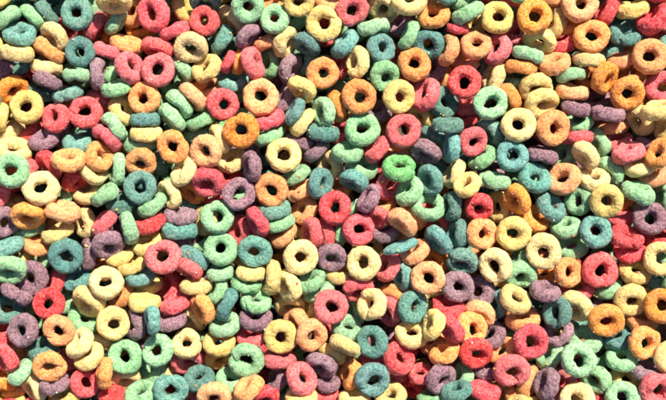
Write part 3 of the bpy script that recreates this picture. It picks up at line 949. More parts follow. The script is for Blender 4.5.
T 49.8 258.5 -30.8 23 116 0.99
Y 386.6 -140.6 -33.5 37 347 1.05
G 168.2 -238.7 -35.9 58 1 0.97
R -364.3 -160.1 -27.6 26 199 1.07
Y -193.8 219.6 -32.9 64 163 0.99
Y -29.1 225.4 -30.0 67 255 0.97
O 364.8 197.2 -44.2 54 87 1.04
T -286.1 263.9 -28.2 50 289 1.06
Y 359.9 161.9 -38.4 66 64 1.04
O -189.8 262.4 -29.9 62 346 1.06
T 35.6 -260.6 -36.2 69 180 1.02
G 92.6 -227.9 -36.6 22 23 0.97
R 350.9 100.4 -34.8 46 160 1.01
T 390.6 105.3 -36.8 44 355 1.00
Y -116.7 -225.6 -26.7 29 61 1.00
P 386.0 25.4 -26.1 25 61 1.00
R -263.1 -268.8 -38.4 43 20 1.02
O -243.1 -222.6 -33.8 64 16 1.05
G -364.8 237.2 -36.3 70 40 1.00
P 350.1 39.0 -32.3 61 7 1.05
G -185.5 -255.0 -27.3 57 286 1.03
O 330.5 212.2 -33.3 53 131 1.06
O 47.1 224.9 -34.4 35 287 1.04
P 390.8 -227.6 -28.5 26 52 1.00
P -59.3 -214.3 -35.9 68 1 1.08
G 102.9 -260.1 -31.3 38 342 0.96
R 107.8 265.0 -29.1 49 191 0.99
T -371.8 268.5 -28.3 36 77 1.01
O 185.6 246.2 -35.2 39 158 1.02
O -390.3 -32.4 -33.2 38 84 1.04
Y -352.7 59.1 -37.2 61 211 1.08
P -141.3 -267.7 -30.1 67 30 1.00
Y 60.9 -219.0 -27.9 69 234 0.98
T 357.7 -96.1 -42.9 67 239 1.01
G -223.9 -262.0 -27.7 29 247 1.06
G 216.4 -250.1 -40.0 45 89 1.07
Y -348.4 -16.0 -29.7 23 303 0.97
R -306.7 -265.6 -24.5 29 148 1.01
P 69.1 -250.6 -30.4 61 181 1.06
R 297.3 -261.3 -30.3 52 126 1.03
Y 250.7 216.1 -38.9 66 173 0.99
O -379.2 -265.3 -25.9 54 277 1.02
Y -353.7 -198.1 -40.3 57 119 1.07
P 231.7 255.7 -34.8 69 56 1.06
G -259.6 232.5 -38.1 43 133 1.04
G -356.9 175.0 -34.8 68 39 1.06
G 384.4 73.8 -32.4 37 149 1.01
Y -402.7 -118.7 -32.5 24 204 1.04
T -393.9 6.6 -35.8 63 342 1.02
P -226.6 236.5 -36.7 45 273 1.01
Y 283.9 267.3 -25.1 25 218 1.04
O 404.6 147.2 -33.9 57 87 1.02
O 140.4 -267.1 -35.3 62 244 1.07
T -311.3 -219.5 -33.1 39 313 1.05
R -341.2 -265.1 -28.5 49 299 1.06
Y 243.7 -211.8 -24.8 31 239 1.03
O 397.4 211.5 -27.3 45 162 1.06
P 308.8 -222.8 -37.4 22 58 1.05
R -9.1 256.2 -35.5 37 19 0.99
T -140.3 217.2 -36.6 60 48 1.05
G -366.6 -233.8 -34.8 28 27 1.07
T -106.2 227.5 -33.9 22 269 0.96
G 349.8 -56.0 -35.3 34 205 1.04
G -103.0 257.1 -29.3 65 288 0.97
G 123.8 240.8 -37.1 45 51 1.06
G 376.0 267.8 -26.8 40 282 1.02
Y -174.7 -211.6 -24.2 26 233 1.03
O 202.7 270.4 -40.2 61 56 1.06
T -169.3 212.5 -33.1 46 151 0.98
R 11.4 213.3 -33.6 53 52 0.99
T 277.4 213.0 -25.6 21 16 1.00
Y 402.6 -45.9 -28.9 40 134 1.02
O -276.9 107.6 -60.0 64 248 1.07
R 42.0 -270.9 -61.8 35 58 1.01
R 405.1 -45.6 -54.3 43 322 1.01
G -169.8 30.3 -61.2 43 245 1.01
P -138.7 -69.2 -59.5 38 37 1.04
R -362.1 -104.2 -52.0 33 218 0.97
P 252.6 -3.1 -60.8 61 66 1.02
T 210.3 -186.3 -62.9 46 344 0.97
O -416.1 264.6 -62.3 25 335 1.02
P 86.5 253.2 -63.1 47 23 1.00
O -411.5 42.4 -60.0 70 24 1.05
P -356.2 -9.9 -59.4 46 211 0.96
T 342.8 -252.1 -60.8 41 101 1.03
P 325.2 -214.0 -59.4 49 289 1.07
T -99.9 25.4 -62.6 60 203 1.02
G -264.6 158.2 -64.5 25 316 1.08
G 151.3 -151.2 -64.9 26 95 0.99
R -370.5 170.8 -61.4 57 158 1.02
Y -96.3 -52.5 -60.2 15 150 1.06
R -248.1 -38.8 -61.2 50 293 1.03
Y -45.1 135.8 -57.1 41 238 0.98
G 334.5 -39.3 -60.0 53 310 0.98
T -310.8 1.9 -61.3 70 14 1.05
Y 177.9 -206.6 -65.6 10 215 1.07
T 278.9 19.5 -60.0 50 143 1.03
T 181.1 70.2 -64.9 33 37 1.02
T -317.0 205.8 -58.7 19 129 1.00
Y -335.4 -241.2 -63.4 12 325 0.97
P 341.0 174.2 -60.0 65 278 0.97
O 388.1 -139.9 -60.8 44 326 1.03
O 131.5 212.8 -55.0 15 11 0.99
T 281.1 168.9 -64.2 64 164 1.03
Y 266.2 -90.2 -63.7 57 320 1.05
T 194.8 -122.8 -58.1 52 66 1.06
O -237.2 188.9 -60.0 58 296 1.04
P 19.9 -105.3 -55.9 14 98 1.00
R -7.6 178.1 -60.2 31 8 1.05
R 159.1 195.8 -60.0 62 236 1.05
P 366.1 74.9 -59.7 56 4 1.00
Y 62.1 -220.0 -61.9 29 346 0.97
G -82.4 -225.5 -65.1 12 129 0.97
G 56.8 -79.1 -68.4 51 343 1.04
G -315.7 60.5 -66.6 52 353 1.08
T -95.3 237.2 -60.3 69 273 1.00
R 72.8 118.7 -55.1 12 139 0.99
G 245.7 229.2 -65.1 50 170 1.02
T -386.5 -68.1 -61.3 59 124 1.07
G -355.8 140.9 -67.8 51 71 1.07
R 22.2 248.4 -65.2 48 288 1.04
P 402.9 -94.4 -59.0 48 303 0.96
G -154.5 162.0 -60.0 53 15 1.02
P 180.8 -64.4 -63.9 69 180 1.02
R -248.6 40.7 -55.5 11 257 0.99
Y 32.5 90.6 -60.0 33 271 1.06
R 139.7 44.5 -71.5 65 358 1.06
O -44.4 71.5 -60.6 48 249 0.97
R 336.0 -68.0 -58.0 27 138 1.04
T 299.4 52.8 -60.0 68 351 1.00
G -169.3 126.0 -50.5 46 19 1.03
G 145.4 264.9 -60.3 38 148 1.06
R -183.3 230.7 -58.9 67 38 1.07
T -288.0 193.8 -60.0 47 124 1.00
R 294.1 -121.1 -62.0 68 354 1.02
G -11.8 112.1 -62.6 26 103 1.07
P 151.8 106.6 -61.1 27 212 0.98
R 332.9 126.8 -60.0 50 45 1.07
G 323.6 270.3 -58.2 50 133 1.00
Y -193.5 260.7 -60.0 34 96 1.04
Y -153.9 219.0 -59.9 52 101 1.02
Y -185.4 -267.2 -57.6 67 257 1.02
O 82.3 -70.7 -60.0 70 150 1.02
P -351.8 51.4 -61.6 45 121 1.02
O 224.2 -49.0 -61.1 18 121 1.02
P -299.3 236.9 -55.8 58 244 1.07
O -193.2 -97.3 -61.9 15 43 0.97
T -43.5 -231.8 -54.5 31 213 1.02
R -137.2 -38.1 -64.0 21 283 1.02
G 14.9 155.8 -60.2 53 88 1.04
O -31.1 -24.7 -58.9 13 188 0.97
G 180.9 -255.6 -56.6 24 255 1.00
P 188.9 -4.1 -53.4 14 42 0.96
T -9.6 -78.6 -57.9 60 106 1.06
T 7.6 -2.7 -55.8 22 310 0.97
G -403.2 223.6 -61.0 48 322 1.04
T -352.4 86.2 -56.8 11 291 1.07
G 398.7 -209.0 -58.6 39 223 0.98
Y -124.2 182.5 -61.6 26 264 0.98
G -201.5 63.4 -59.0 49 245 1.06
P 228.5 203.7 -59.3 14 349 1.01
G -317.9 -124.2 -66.1 37 304 0.99
R -268.1 -193.2 -64.8 56 154 0.98
T -96.5 -136.4 -60.0 64 316 0.97
Y 229.4 -143.0 -55.2 37 337 1.02
R 119.1 127.5 -56.4 59 127 1.02
T -49.9 107.3 -60.5 35 80 0.97
O 129.3 -241.4 -60.7 16 149 0.97
T -90.7 -163.3 -51.3 14 57 1.06
O -152.3 -239.8 -60.4 69 98 0.99
R -341.4 -90.3 -60.0 46 159 1.00
R -69.2 -23.6 -51.4 29 166 1.01
P -127.1 -199.0 -57.8 11 36 1.01
G 73.0 35.1 -52.0 20 259 1.03
G -297.5 -27.5 -57.6 39 60 1.00
P -363.1 -151.8 -63.9 57 2 1.08
T -103.3 156.5 -60.3 56 352 0.99
Y 109.0 43.2 -66.2 23 323 1.07
G 10.0 -29.8 -64.1 58 39 1.02
T -235.6 107.6 -58.4 31 298 1.08
R 203.6 132.5 -68.0 52 278 1.06
Y 252.4 109.3 -60.0 57 84 1.02
R 381.6 25.3 -50.9 26 201 1.08
R -19.7 -105.8 -56.1 14 154 1.04
P -216.2 -47.3 -60.0 42 53 1.08
P 57.2 -116.2 -59.5 57 9 0.98
T -264.8 -262.6 -63.4 10 60 1.06
O 58.3 -29.3 -58.2 49 144 1.04
G -194.4 168.8 -60.5 47 275 1.06
P -42.3 -141.1 -58.2 24 82 0.99
O -75.2 130.8 -64.6 47 310 0.97
P -203.1 -143.6 -56.9 13 174 1.05
T -279.7 -48.6 -56.6 52 337 1.00
T 278.1 222.6 -58.5 14 230 1.04
T 274.1 -171.6 -57.7 19 295 0.98
Y -46.8 -99.1 -65.0 17 323 1.05
R -305.7 273.4 -60.0 52 260 1.08
O 144.6 -106.3 -54.2 49 209 1.00
Y -267.0 3.4 -61.9 58 218 0.97
O 125.1 -203.6 -58.0 54 142 1.03
O 144.5 -65.0 -60.0 41 328 1.02
P -217.3 -193.6 -59.2 45 85 1.05
P -383.0 124.9 -62.4 31 212 1.00
O 209.7 106.4 -60.0 43 253 1.01
Y -409.0 -239.1 -61.8 32 76 0.96
Y -393.2 -124.9 -62.4 57 251 1.04
P 151.2 -12.0 -50.7 21 16 1.04
G 224.4 10.4 -60.9 46 206 1.02
G 49.2 171.1 -60.0 55 147 1.07
R 48.8 241.2 -62.3 34 20 1.02
P 251.9 -39.7 -55.4 44 15 1.05
G -229.1 -235.6 -57.4 15 282 1.03
T 334.2 -181.1 -54.5 65 124 0.97
R -330.0 175.4 -60.0 46 52 1.01
R -275.2 221.0 -58.2 54 106 0.98
T -64.8 -121.8 -68.9 26 45 1.07
G -27.6 2.2 -61.1 66 310 0.96
R 352.8 199.2 -64.4 49 85 1.06
R 267.8 47.5 -65.6 26 188 1.02
T 413.4 47.5 -57.2 16 268 1.02
T -98.1 -197.5 -62.3 44 227 1.03
Y -120.8 220.4 -59.7 18 130 1.03
O 274.7 -240.4 -61.5 35 270 1.06
R 359.7 -9.3 -65.2 62 122 1.01
T 379.4 -232.0 -59.6 28 331 1.07
O -212.4 148.9 -51.2 62 5 0.99
T -243.7 -93.6 -57.6 13 128 1.02
Y -25.0 216.7 -60.0 60 95 0.99
P 207.9 -222.1 -60.0 46 311 1.07
Y 9.5 -173.8 -59.8 32 19 1.04
T 8.9 62.9 -60.0 23 116 1.03
G 288.4 -54.8 -60.0 55 110 1.01
R -266.0 -164.5 -60.5 62 28 1.02
G 97.6 -238.4 -63.5 18 227 1.04
O 89.8 175.0 -61.8 29 96 0.98
T 109.1 -66.5 -51.1 69 194 1.06
Y 353.8 -201.9 -63.0 17 237 0.98
R 96.8 -12.7 -60.6 39 285 0.97
P 363.9 227.2 -60.0 60 279 0.98
Y -304.8 -159.2 -62.4 30 333 0.98
O 329.5 94.7 -53.4 30 287 0.98
O 242.8 269.8 -60.0 23 170 1.07
R 87.0 -139.8 -60.0 31 171 1.05
T 379.4 -103.5 -64.3 34 341 1.05
G -320.8 -203.2 -61.3 47 274 1.03
O -388.1 -258.1 -63.1 49 158 1.04
Y 411.6 155.8 -64.2 10 168 1.01
R 384.6 -176.3 -63.1 24 22 1.05
T -165.3 72.7 -64.1 68 27 1.04
O 374.2 139.2 -60.0 49 354 0.97
Y 254.1 181.6 -60.0 58 175 0.99
R -411.9 84.0 -56.9 17 181 1.08
G 17.0 117.4 -58.1 64 63 1.06
R -53.7 228.9 -60.0 49 193 1.01
P -10.0 -268.2 -54.9 17 60 1.04
T -9.0 29.2 -60.0 18 219 1.00
T 407.0 -0.7 -60.0 35 139 1.02
G -25.5 -163.7 -65.7 16 281 1.00
O -5.7 -217.8 -59.1 23 145 0.97
P 328.9 217.8 -64.8 49 12 0.97
O 182.1 -174.7 -60.4 36 134 0.98
P 193.7 261.6 -60.0 37 110 0.98
R -132.4 25.3 -55.7 21 201 0.99
O -43.7 256.4 -64.3 43 71 1.00
R -9.3 80.8 -60.0 49 99 0.96
O 83.8 -105.6 -60.7 39 187 1.03
Y -401.3 -94.1 -60.8 58 307 1.00
P 166.3 244.0 -62.6 26 240 1.08
P 211.9 162.2 -60.0 32 268 0.97
T 131.1 -277.2 -69.3 54 123 1.05
O -91.6 206.7 -60.0 26 200 0.98
O 312.5 159.1 -60.0 68 2 1.05
Y -349.3 238.6 -65.2 68 74 1.07
T 217.7 42.1 -62.8 36 184 0.97
G -92.4 100.2 -54.4 26 93 1.07
G -357.4 -185.1 -60.2 12 331 1.01
P 67.8 -249.9 -58.6 62 159 1.06
R -50.2 177.5 -61.2 47 45 0.96
R 311.7 -244.4 -62.8 36 235 0.99
P 294.2 -84.8 -56.2 11 205 1.05
G 74.5 194.9 -50.5 17 147 1.04
G -144.6 91.4 -66.4 14 275 0.96
Y 36.7 -49.6 -66.6 15 66 1.06
G 378.8 -269.4 -60.0 37 90 1.03
T -90.1 266.6 -65.5 70 83 0.99
Y -320.0 -66.5 -68.0 58 201 1.04
O 409.8 273.4 -53.2 49 24 0.98
O -51.6 -70.3 -58.4 23 77 1.03
Y -378.2 64.0 -59.1 40 158 1.04
R 373.9 180.1 -61.7 56 349 1.07
G -227.9 225.6 -60.0 33 60 1.05
G -182.2 -27.2 -57.1 17 106 0.99
Y 277.6 100.8 -60.0 58 125 1.07
T -151.8 258.7 -60.0 56 230 1.02
Y 206.0 -156.6 -65.2 55 139 0.99
P 110.1 228.8 -63.9 14 232 1.05
T 308.4 100.9 -68.4 28 118 1.06
Y -161.9 -5.7 -63.1 24 173 1.02
G 202.8 -30.7 -57.9 12 111 0.98
P 127.1 -6.1 -59.8 12 171 0.98
G 406.6 -250.1 -62.2 14 335 1.01
O -69.8 198.9 -69.6 19 224 1.03
P 195.3 227.2 -51.9 20 18 1.06
P 30.1 -144.3 -63.6 61 209 1.07
O 120.3 -158.8 -62.4 42 256 1.04
G -172.4 100.3 -56.3 22 58 1.04
T -41.5 -185.4 -57.2 23 298 0.98
R 333.6 36.6 -67.3 66 261 1.05
G -147.2 -143.4 -59.9 43 183 0.98
R -211.5 90.0 -63.8 64 190 1.00
T -71.5 50.7 -62.9 19 62 1.03
R -323.9 123.5 -57.2 13 271 1.07
Y -117.0 -231.7 -60.0 66 241 1.06
R 253.1 -194.5 -62.3 37 123 1.02
T 181.8 40.0 -54.2 61 14 0.97
Y 251.2 148.0 -60.4 36 135 1.07
R -313.6 93.0 -59.9 54 180 0.99
P 23.7 28.1 -63.5 53 314 1.06
Y 125.4 81.1 -60.0 46 269 1.04
P -405.5 -188.1 -64.6 35 339 1.03
R 51.1 49.2 -63.5 22 63 1.00
Y -396.0 152.2 -61.2 63 231 0.98
Y -229.7 -121.8 -60.9 21 250 1.00
O 311.4 9.7 -56.2 46 337 1.00
T -238.3 -149.5 -56.9 37 185 1.03
R -292.4 75.7 -59.3 21 135 1.07
T -68.3 16.7 -60.0 55 325 0.96
G -269.2 253.6 -60.0 66 355 1.08
P 297.4 129.3 -60.0 18 181 1.01
T -292.2 -257.4 -56.6 21 190 0.99
P -236.1 7.9 -56.1 20 46 0.97
Y 90.4 72.2 -60.0 44 324 0.96
P 46.8 -3.9 -54.8 21 257 1.05
O -287.6 -216.9 -62.0 22 19 0.96
P 179.3 116.8 -60.0 46 152 1.03
T 111.9 -97.2 -60.9 14 170 1.02
R 18.3 276.1 -60.0 44 67 0.99
Y -346.1 -129.4 -56.2 14 136 1.05
T 99.3 104.3 -62.6 59 274 1.05
T 69.9 226.3 -58.8 26 5 1.08
R 226.0 75.0 -64.1 15 71 1.02
T -324.1 -266.0 -56.6 16 228 1.04
T -346.7 211.0 -66.0 18 32 1.06
T -208.1 -3.5 -62.7 35 89 1.07
Y -176.9 205.0 -73.4 14 190 1.06
O 308.3 238.3 -62.8 34 97 0.99
O -379.4 -203.6 -61.3 36 63 1.05
O 396.0 228.1 -68.7 61 41 1.00
O 24.6 -217.1 -60.1 17 108 1.00
R -184.0 -197.6 -62.4 52 66 1.05
O 261.6 -124.7 -64.7 13 159 1.00
T 118.0 173.5 -64.2 70 164 1.08
T -230.7 261.8 -60.0 47 326 1.05
R -19.9 -242.9 -65.9 63 355 1.00
Y -174.5 -63.4 -65.4 21 206 1.05
T 166.0 143.6 -60.0 65 126 1.06
G 412.3 -145.4 -55.5 13 268 1.05
O -406.0 -28.6 -66.7 65 356 1.04
G 44.1 203.2 -60.0 39 42 0.98
P -221.9 -264.2 -62.0 61 52 1.03
Y 19.0 -250.1 -56.9 23 286 0.98
G -113.7 -265.9 -59.0 12 64 0.98
P -389.9 251.0 -59.9 57 263 1.07
R 283.1 260.4 -55.2 22 45 1.06
O -144.4 -275.0 -61.0 24 264 1.04
P 309.5 -193.1 -65.5 28 101 1.03
G -92.1 -6.4 -65.4 11 89 1.04
G -352.2 -271.0 -60.0 46 173 0.99
T 47.8 136.5 -60.0 41 151 0.99
G -418.0 176.6 -63.6 26 328 0.97
O -181.4 -162.3 -59.0 39 165 0.99
O 351.1 -102.3 -68.1 31 171 0.97
P 175.8 171.2 -60.0 53 136 1.07
T 112.2 -35.4 -59.5 30 9 1.08
O -46.0 -273.8 -60.0 32 162 1.07
T -372.5 198.1 -51.7 10 39 1.05
R 69.3 -167.3 -59.3 37 195 1.05
R 248.3 -69.2 -61.6 63 211 1.03
G -337.3 262.7 -60.0 37 280 0.98
O -308.9 -95.3 -62.4 50 324 0.98
G -262.6 66.7 -64.2 58 244 1.03
R 206.6 -273.8 -62.6 25 64 1.02
Y 180.0 -98.5 -67.9 65 312 0.97
G 314.8 -136.1 -58.0 52 231 1.04
P -245.2 -65.0 -55.4 18 102 1.00
O -75.2 -88.3 -63.5 46 287 0.97
T -114.3 47.0 -60.0 45 153 1.00
P -304.5 36.1 -65.3 47 276 1.08
G 291.2 -4.3 -64.1 60 313 1.01
T -182.9 -222.9 -66.3 22 180 0.97
T -141.8 -116.5 -53.8 33 82 1.07
T 50.0 270.2 -60.0 55 35 1.00
G 35.3 -174.1 -50.7 33 208 1.02
T 405.9 79.2 -61.0 35 47 1.08
P -85.1 -262.8 -60.0 62 334 1.06
P -350.1 -213.5 -66.5 39 166 1.01
Y -232.7 67.1 -59.5 50 314 1.07
R 148.1 -39.8 -62.5 45 245 0.98
O 352.9 270.2 -61.8 63 85 1.05
T 120.7 -130.7 -60.1 43 337 0.96
T -253.1 -213.9 -64.9 43 168 1.02
G -130.9 -5.4 -61.7 46 160 1.08
Y -406.5 12.1 -60.7 65 42 1.05
O -412.2 -265.1 -61.0 60 132 1.03
Y 271.8 -267.7 -60.0 39 217 1.00
Y -415.7 129.5 -60.0 24 109 1.07
P -368.2 -41.9 -57.4 28 139 1.06
R 241.8 -258.5 -55.4 17 225 1.04
R 390.7 -71.0 -60.5 34 115 1.02
G 379.6 254.0 -57.9 25 346 1.06
Y 85.6 142.7 -62.4 18 198 1.00
Y 205.9 193.3 -65.0 50 37 0.98
T -172.7 -119.6 -60.1 47 281 0.98
O 278.6 -204.3 -60.0 56 349 1.06
Y 386.6 -27.1 -60.0 21 351 0.99
G -282.6 -114.4 -62.9 37 52 1.04
R -67.6 -178.6 -67.3 38 235 1.04
R 298.1 192.3 -57.0 49 103 1.08
G 377.7 102.3 -59.1 48 352 1.04
G -269.0 131.4 -56.3 54 251 1.00
R 358.6 -132.9 -67.6 21 179 1.02
Y 6.9 220.6 -60.0 55 360 1.07
G 221.2 -99.3 -54.0 24 236 1.01
Y -139.2 -172.2 -66.9 37 207 0.99
O -386.0 95.8 -58.0 31 174 1.04
G -9.3 137.2 -55.7 32 173 0.98
Y -296.7 163.2 -55.8 14 166 1.01
T 312.6 -273.3 -56.4 19 115 1.07
G 180.5 -145.8 -58.3 33 289 0.99
O 239.9 -227.4 -60.0 56 323 0.98
R -124.1 262.6 -61.5 11 315 0.96
R 104.2 197.4 -57.9 14 50 1.06
Y 28.5 -80.5 -64.5 16 266 0.97
O 57.4 81.9 -60.0 67 175 1.03
R 278.3 -31.5 -58.6 10 52 0.96
O -327.4 -27.3 -62.3 41 253 0.97
O -117.8 131.4 -55.4 25 249 0.99
G 254.0 76.1 -56.0 54 296 1.00
O -329.4 26.4 -53.1 59 288 1.07
G -119.7 78.2 -63.8 67 144 1.05
O -164.0 -92.4 -59.3 13 346 1.05
R -209.6 122.4 -68.3 37 207 1.05
O 406.8 127.8 -55.8 19 192 1.07
T -130.1 156.7 -58.5 12 347 0.99
G 175.7 -36.6 -56.5 44 174 0.97
O -284.1 -83.4 -57.9 29 69 1.02
T 414.2 210.0 -57.8 21 285 1.02
R 135.0 152.5 -64.0 35 189 1.08
T -142.0 59.1 -56.2 58 279 1.00
O -13.5 249.5 -61.5 32 284 1.02
Y 96.3 -184.1 -64.7 68 187 1.04
G -413.2 -164.5 -60.0 53 111 1.04
Y 101.4 276.1 -58.1 39 146 1.05
G 331.5 68.1 -66.5 63 157 1.07
Y -106.9 -87.3 -60.0 44 110 0.96
P 249.8 23.7 -59.9 22 15 0.98
Y 320.1 -105.7 -60.0 57 127 1.07
Y -276.9 42.7 -58.0 35 331 1.06
P -265.1 -136.0 -56.3 40 268 0.98
T 227.0 133.3 -51.7 12 122 0.97
G 0.3 -53.9 -58.9 66 27 1.01
G 105.5 -265.4 -55.0 33 11 0.98
T -11.3 -191.6 -64.8 55 127 0.97
G 320.3 -17.7 -60.0 36 324 1.01
G 177.5 -230.5 -59.5 53 234 0.99
Y -117.0 -119.7 -58.9 44 137 0.97
T -410.0 -55.4 -58.7 45 313 1.02
P 80.8 5.8 -66.0 48 227 1.04
O -362.1 18.6 -60.6 27 234 1.00
Y 356.7 45.9 -57.6 36 7 1.03
P 118.1 252.3 -61.3 55 254 1.01
O -40.6 40.6 -58.1 62 68 1.06
T -121.8 -146.3 -62.0 60 27 0.96
R 221.8 249.5 -61.9 54 200 1.02
P -50.2 -40.2 -54.4 26 192 1.06
P 412.5 -274.8 -57.8 40 251 1.01
P 58.6 -144.5 -60.5 64 135 1.04
R 289.1 -146.4 -61.3 65 249 1.04
G 155.0 78.8 -56.7 58 211 1.02
O 154.6 -257.1 -61.8 40 324 1.03
O 255.4 -151.6 -55.6 40 331 0.99
P 233.5 -173.3 -56.7 59 287 1.00
G -216.4 -82.9 -64.8 54 120 0.98
R 142.4 13.8 -67.0 13 269 1.00
G -244.0 134.7 -62.0 26 209 1.04
O 360.1 -47.9 -63.0 45 138 1.02
P 152.7 -194.6 -60.3 56 102 0.97
T -110.4 -30.7 -54.7 23 88 0.98
R 3.9 -129.5 -56.4 55 71 1.03
R -152.9 192.4 -62.6 55 278 1.07
T 336.4 -153.1 -60.5 55 128 1.07
R -202.4 202.4 -59.6 50 27 1.00
P -369.4 271.4 -62.0 15 99 1.02
Y -62.9 271.6 -54.5 13 106 1.04
G -302.2 138.8 -66.5 11 159 1.05
R 416.6 248.6 -66.8 47 8 1.06
Y 78.6 -43.8 -60.0 63 334 0.96
R 50.2 21.0 -63.5 68 92 0.98
T -335.1 -153.3 -65.9 13 233 1.07
T -200.3 26.3 -58.8 16 126 1.05
R -358.3 114.0 -68.7 70 9 1.06
Y -292.0 -185.3 -56.9 21 196 1.07
P -68.9 89.8 -67.2 60 218 1.04
R -70.1 156.7 -55.4 29 106 1.05
R -154.7 -211.2 -56.1 26 217 0.99
G -381.6 -230.3 -59.2 25 78 0.97
G -143.5 121.3 -56.8 37 179 1.01
P -229.5 -19.7 -58.7 48 42 0.99
O 368.8 -75.5 -71.4 21 64 0.96
G -29.1 158.8 -60.0 35 350 1.07
Y -384.9 -170.6 -65.4 59 190 1.02
O -220.3 42.8 -58.8 43 139 1.00
R -415.8 -138.8 -57.6 44 10 0.97
T 171.3 15.5 -60.9 13 328 1.04
R -162.1 -182.4 -61.9 12 15 1.02
O 337.9 247.8 -60.0 21 17 1.01
P -341.9 -56.9 -61.1 60 248 1.04
Y -386.4 -5.4 -65.5 67 310 1.05
T 211.6 -73.9 -66.0 64 34 1.04
P 166.6 -125.3 -63.1 13 357 1.04
T 354.7 19.4 -69.2 69 140 1.04
R 264.6 248.5 -68.7 55 150 1.01
T 397.3 186.9 -55.6 51 178 0.96
G 21.6 181.1 -57.4 23 260 1.02
Y 413.5 -186.3 -61.7 19 37 0.98
T -243.2 -181.2 -62.6 39 1 1.02
O 279.0 70.8 -54.8 48 13 1.01
Y -399.2 196.1 -57.6 13 16 0.99
G 200.5 21.7 -62.2 34 172 0.98
P 72.3 -276.5 -61.3 38 154 1.02
T -121.4 106.0 -64.2 48 64 1.05
O 111.7 15.2 -62.5 55 332 1.08
Y -218.3 -167.4 -63.0 23 78 1.02
R -72.2 -147.3 -58.4 32 217 1.04
O -28.0 -53.9 -68.6 13 262 1.03
T -92.5 70.2 -61.7 30 119 0.99
P -252.4 210.1 -66.2 68 273 1.03
G 57.4 -193.8 -57.6 44 57 0.99
P -16.8 276.2 -56.3 40 100 1.07
T 85.8 -209.2 -54.8 30 314 1.02
Y -56.3 -208.4 -65.7 21 17 1.06
Y -201.4 -243.9 -61.9 28 155 1.04
Y -22.3 57.8 -53.1 56 257 1.03
R 231.7 -18.5 -65.0 29 96 1.05
O -412.2 -212.6 -54.2 57 204 1.03
T 413.0 -120.6 -63.5 19 196 1.00
T 219.0 -248.9 -69.5 61 272 1.06
T -264.0 -234.8 -55.1 42 162 0.98
G 385.4 54.0 -61.0 27 7 1.03
G 146.4 -221.2 -61.8 44 204 1.05
G 309.3 -164.7 -52.2 10 278 0.99
G 181.5 207.6 -63.1 34 152 0.99
Y -94.8 182.5 -66.8 69 261 0.97
G 362.3 -158.8 -59.6 69 100 1.07
T 42.3 -241.4 -69.2 55 139 1.03
Y -237.2 163.9 -61.0 42 310 0.96
Y -270.5 -24.0 -64.7 33 210 0.97
Y -383.7 37.6 -62.3 68 129 0.99"""

# ------------------------------------------------------------------ materials
BASE = dict(R=(.84, .135, .15), O=(.95, .41, .14), Y=(.91, .69, .28), G=(.35, .63, .35),
            V=(.20, .50, .19), T=(.17, .39, .345), P=(.35, .20, .25))
CNAME = dict(R='red', O='orange', Y='yellow', G='mint', V='vivid_green', T='teal', P='purple')

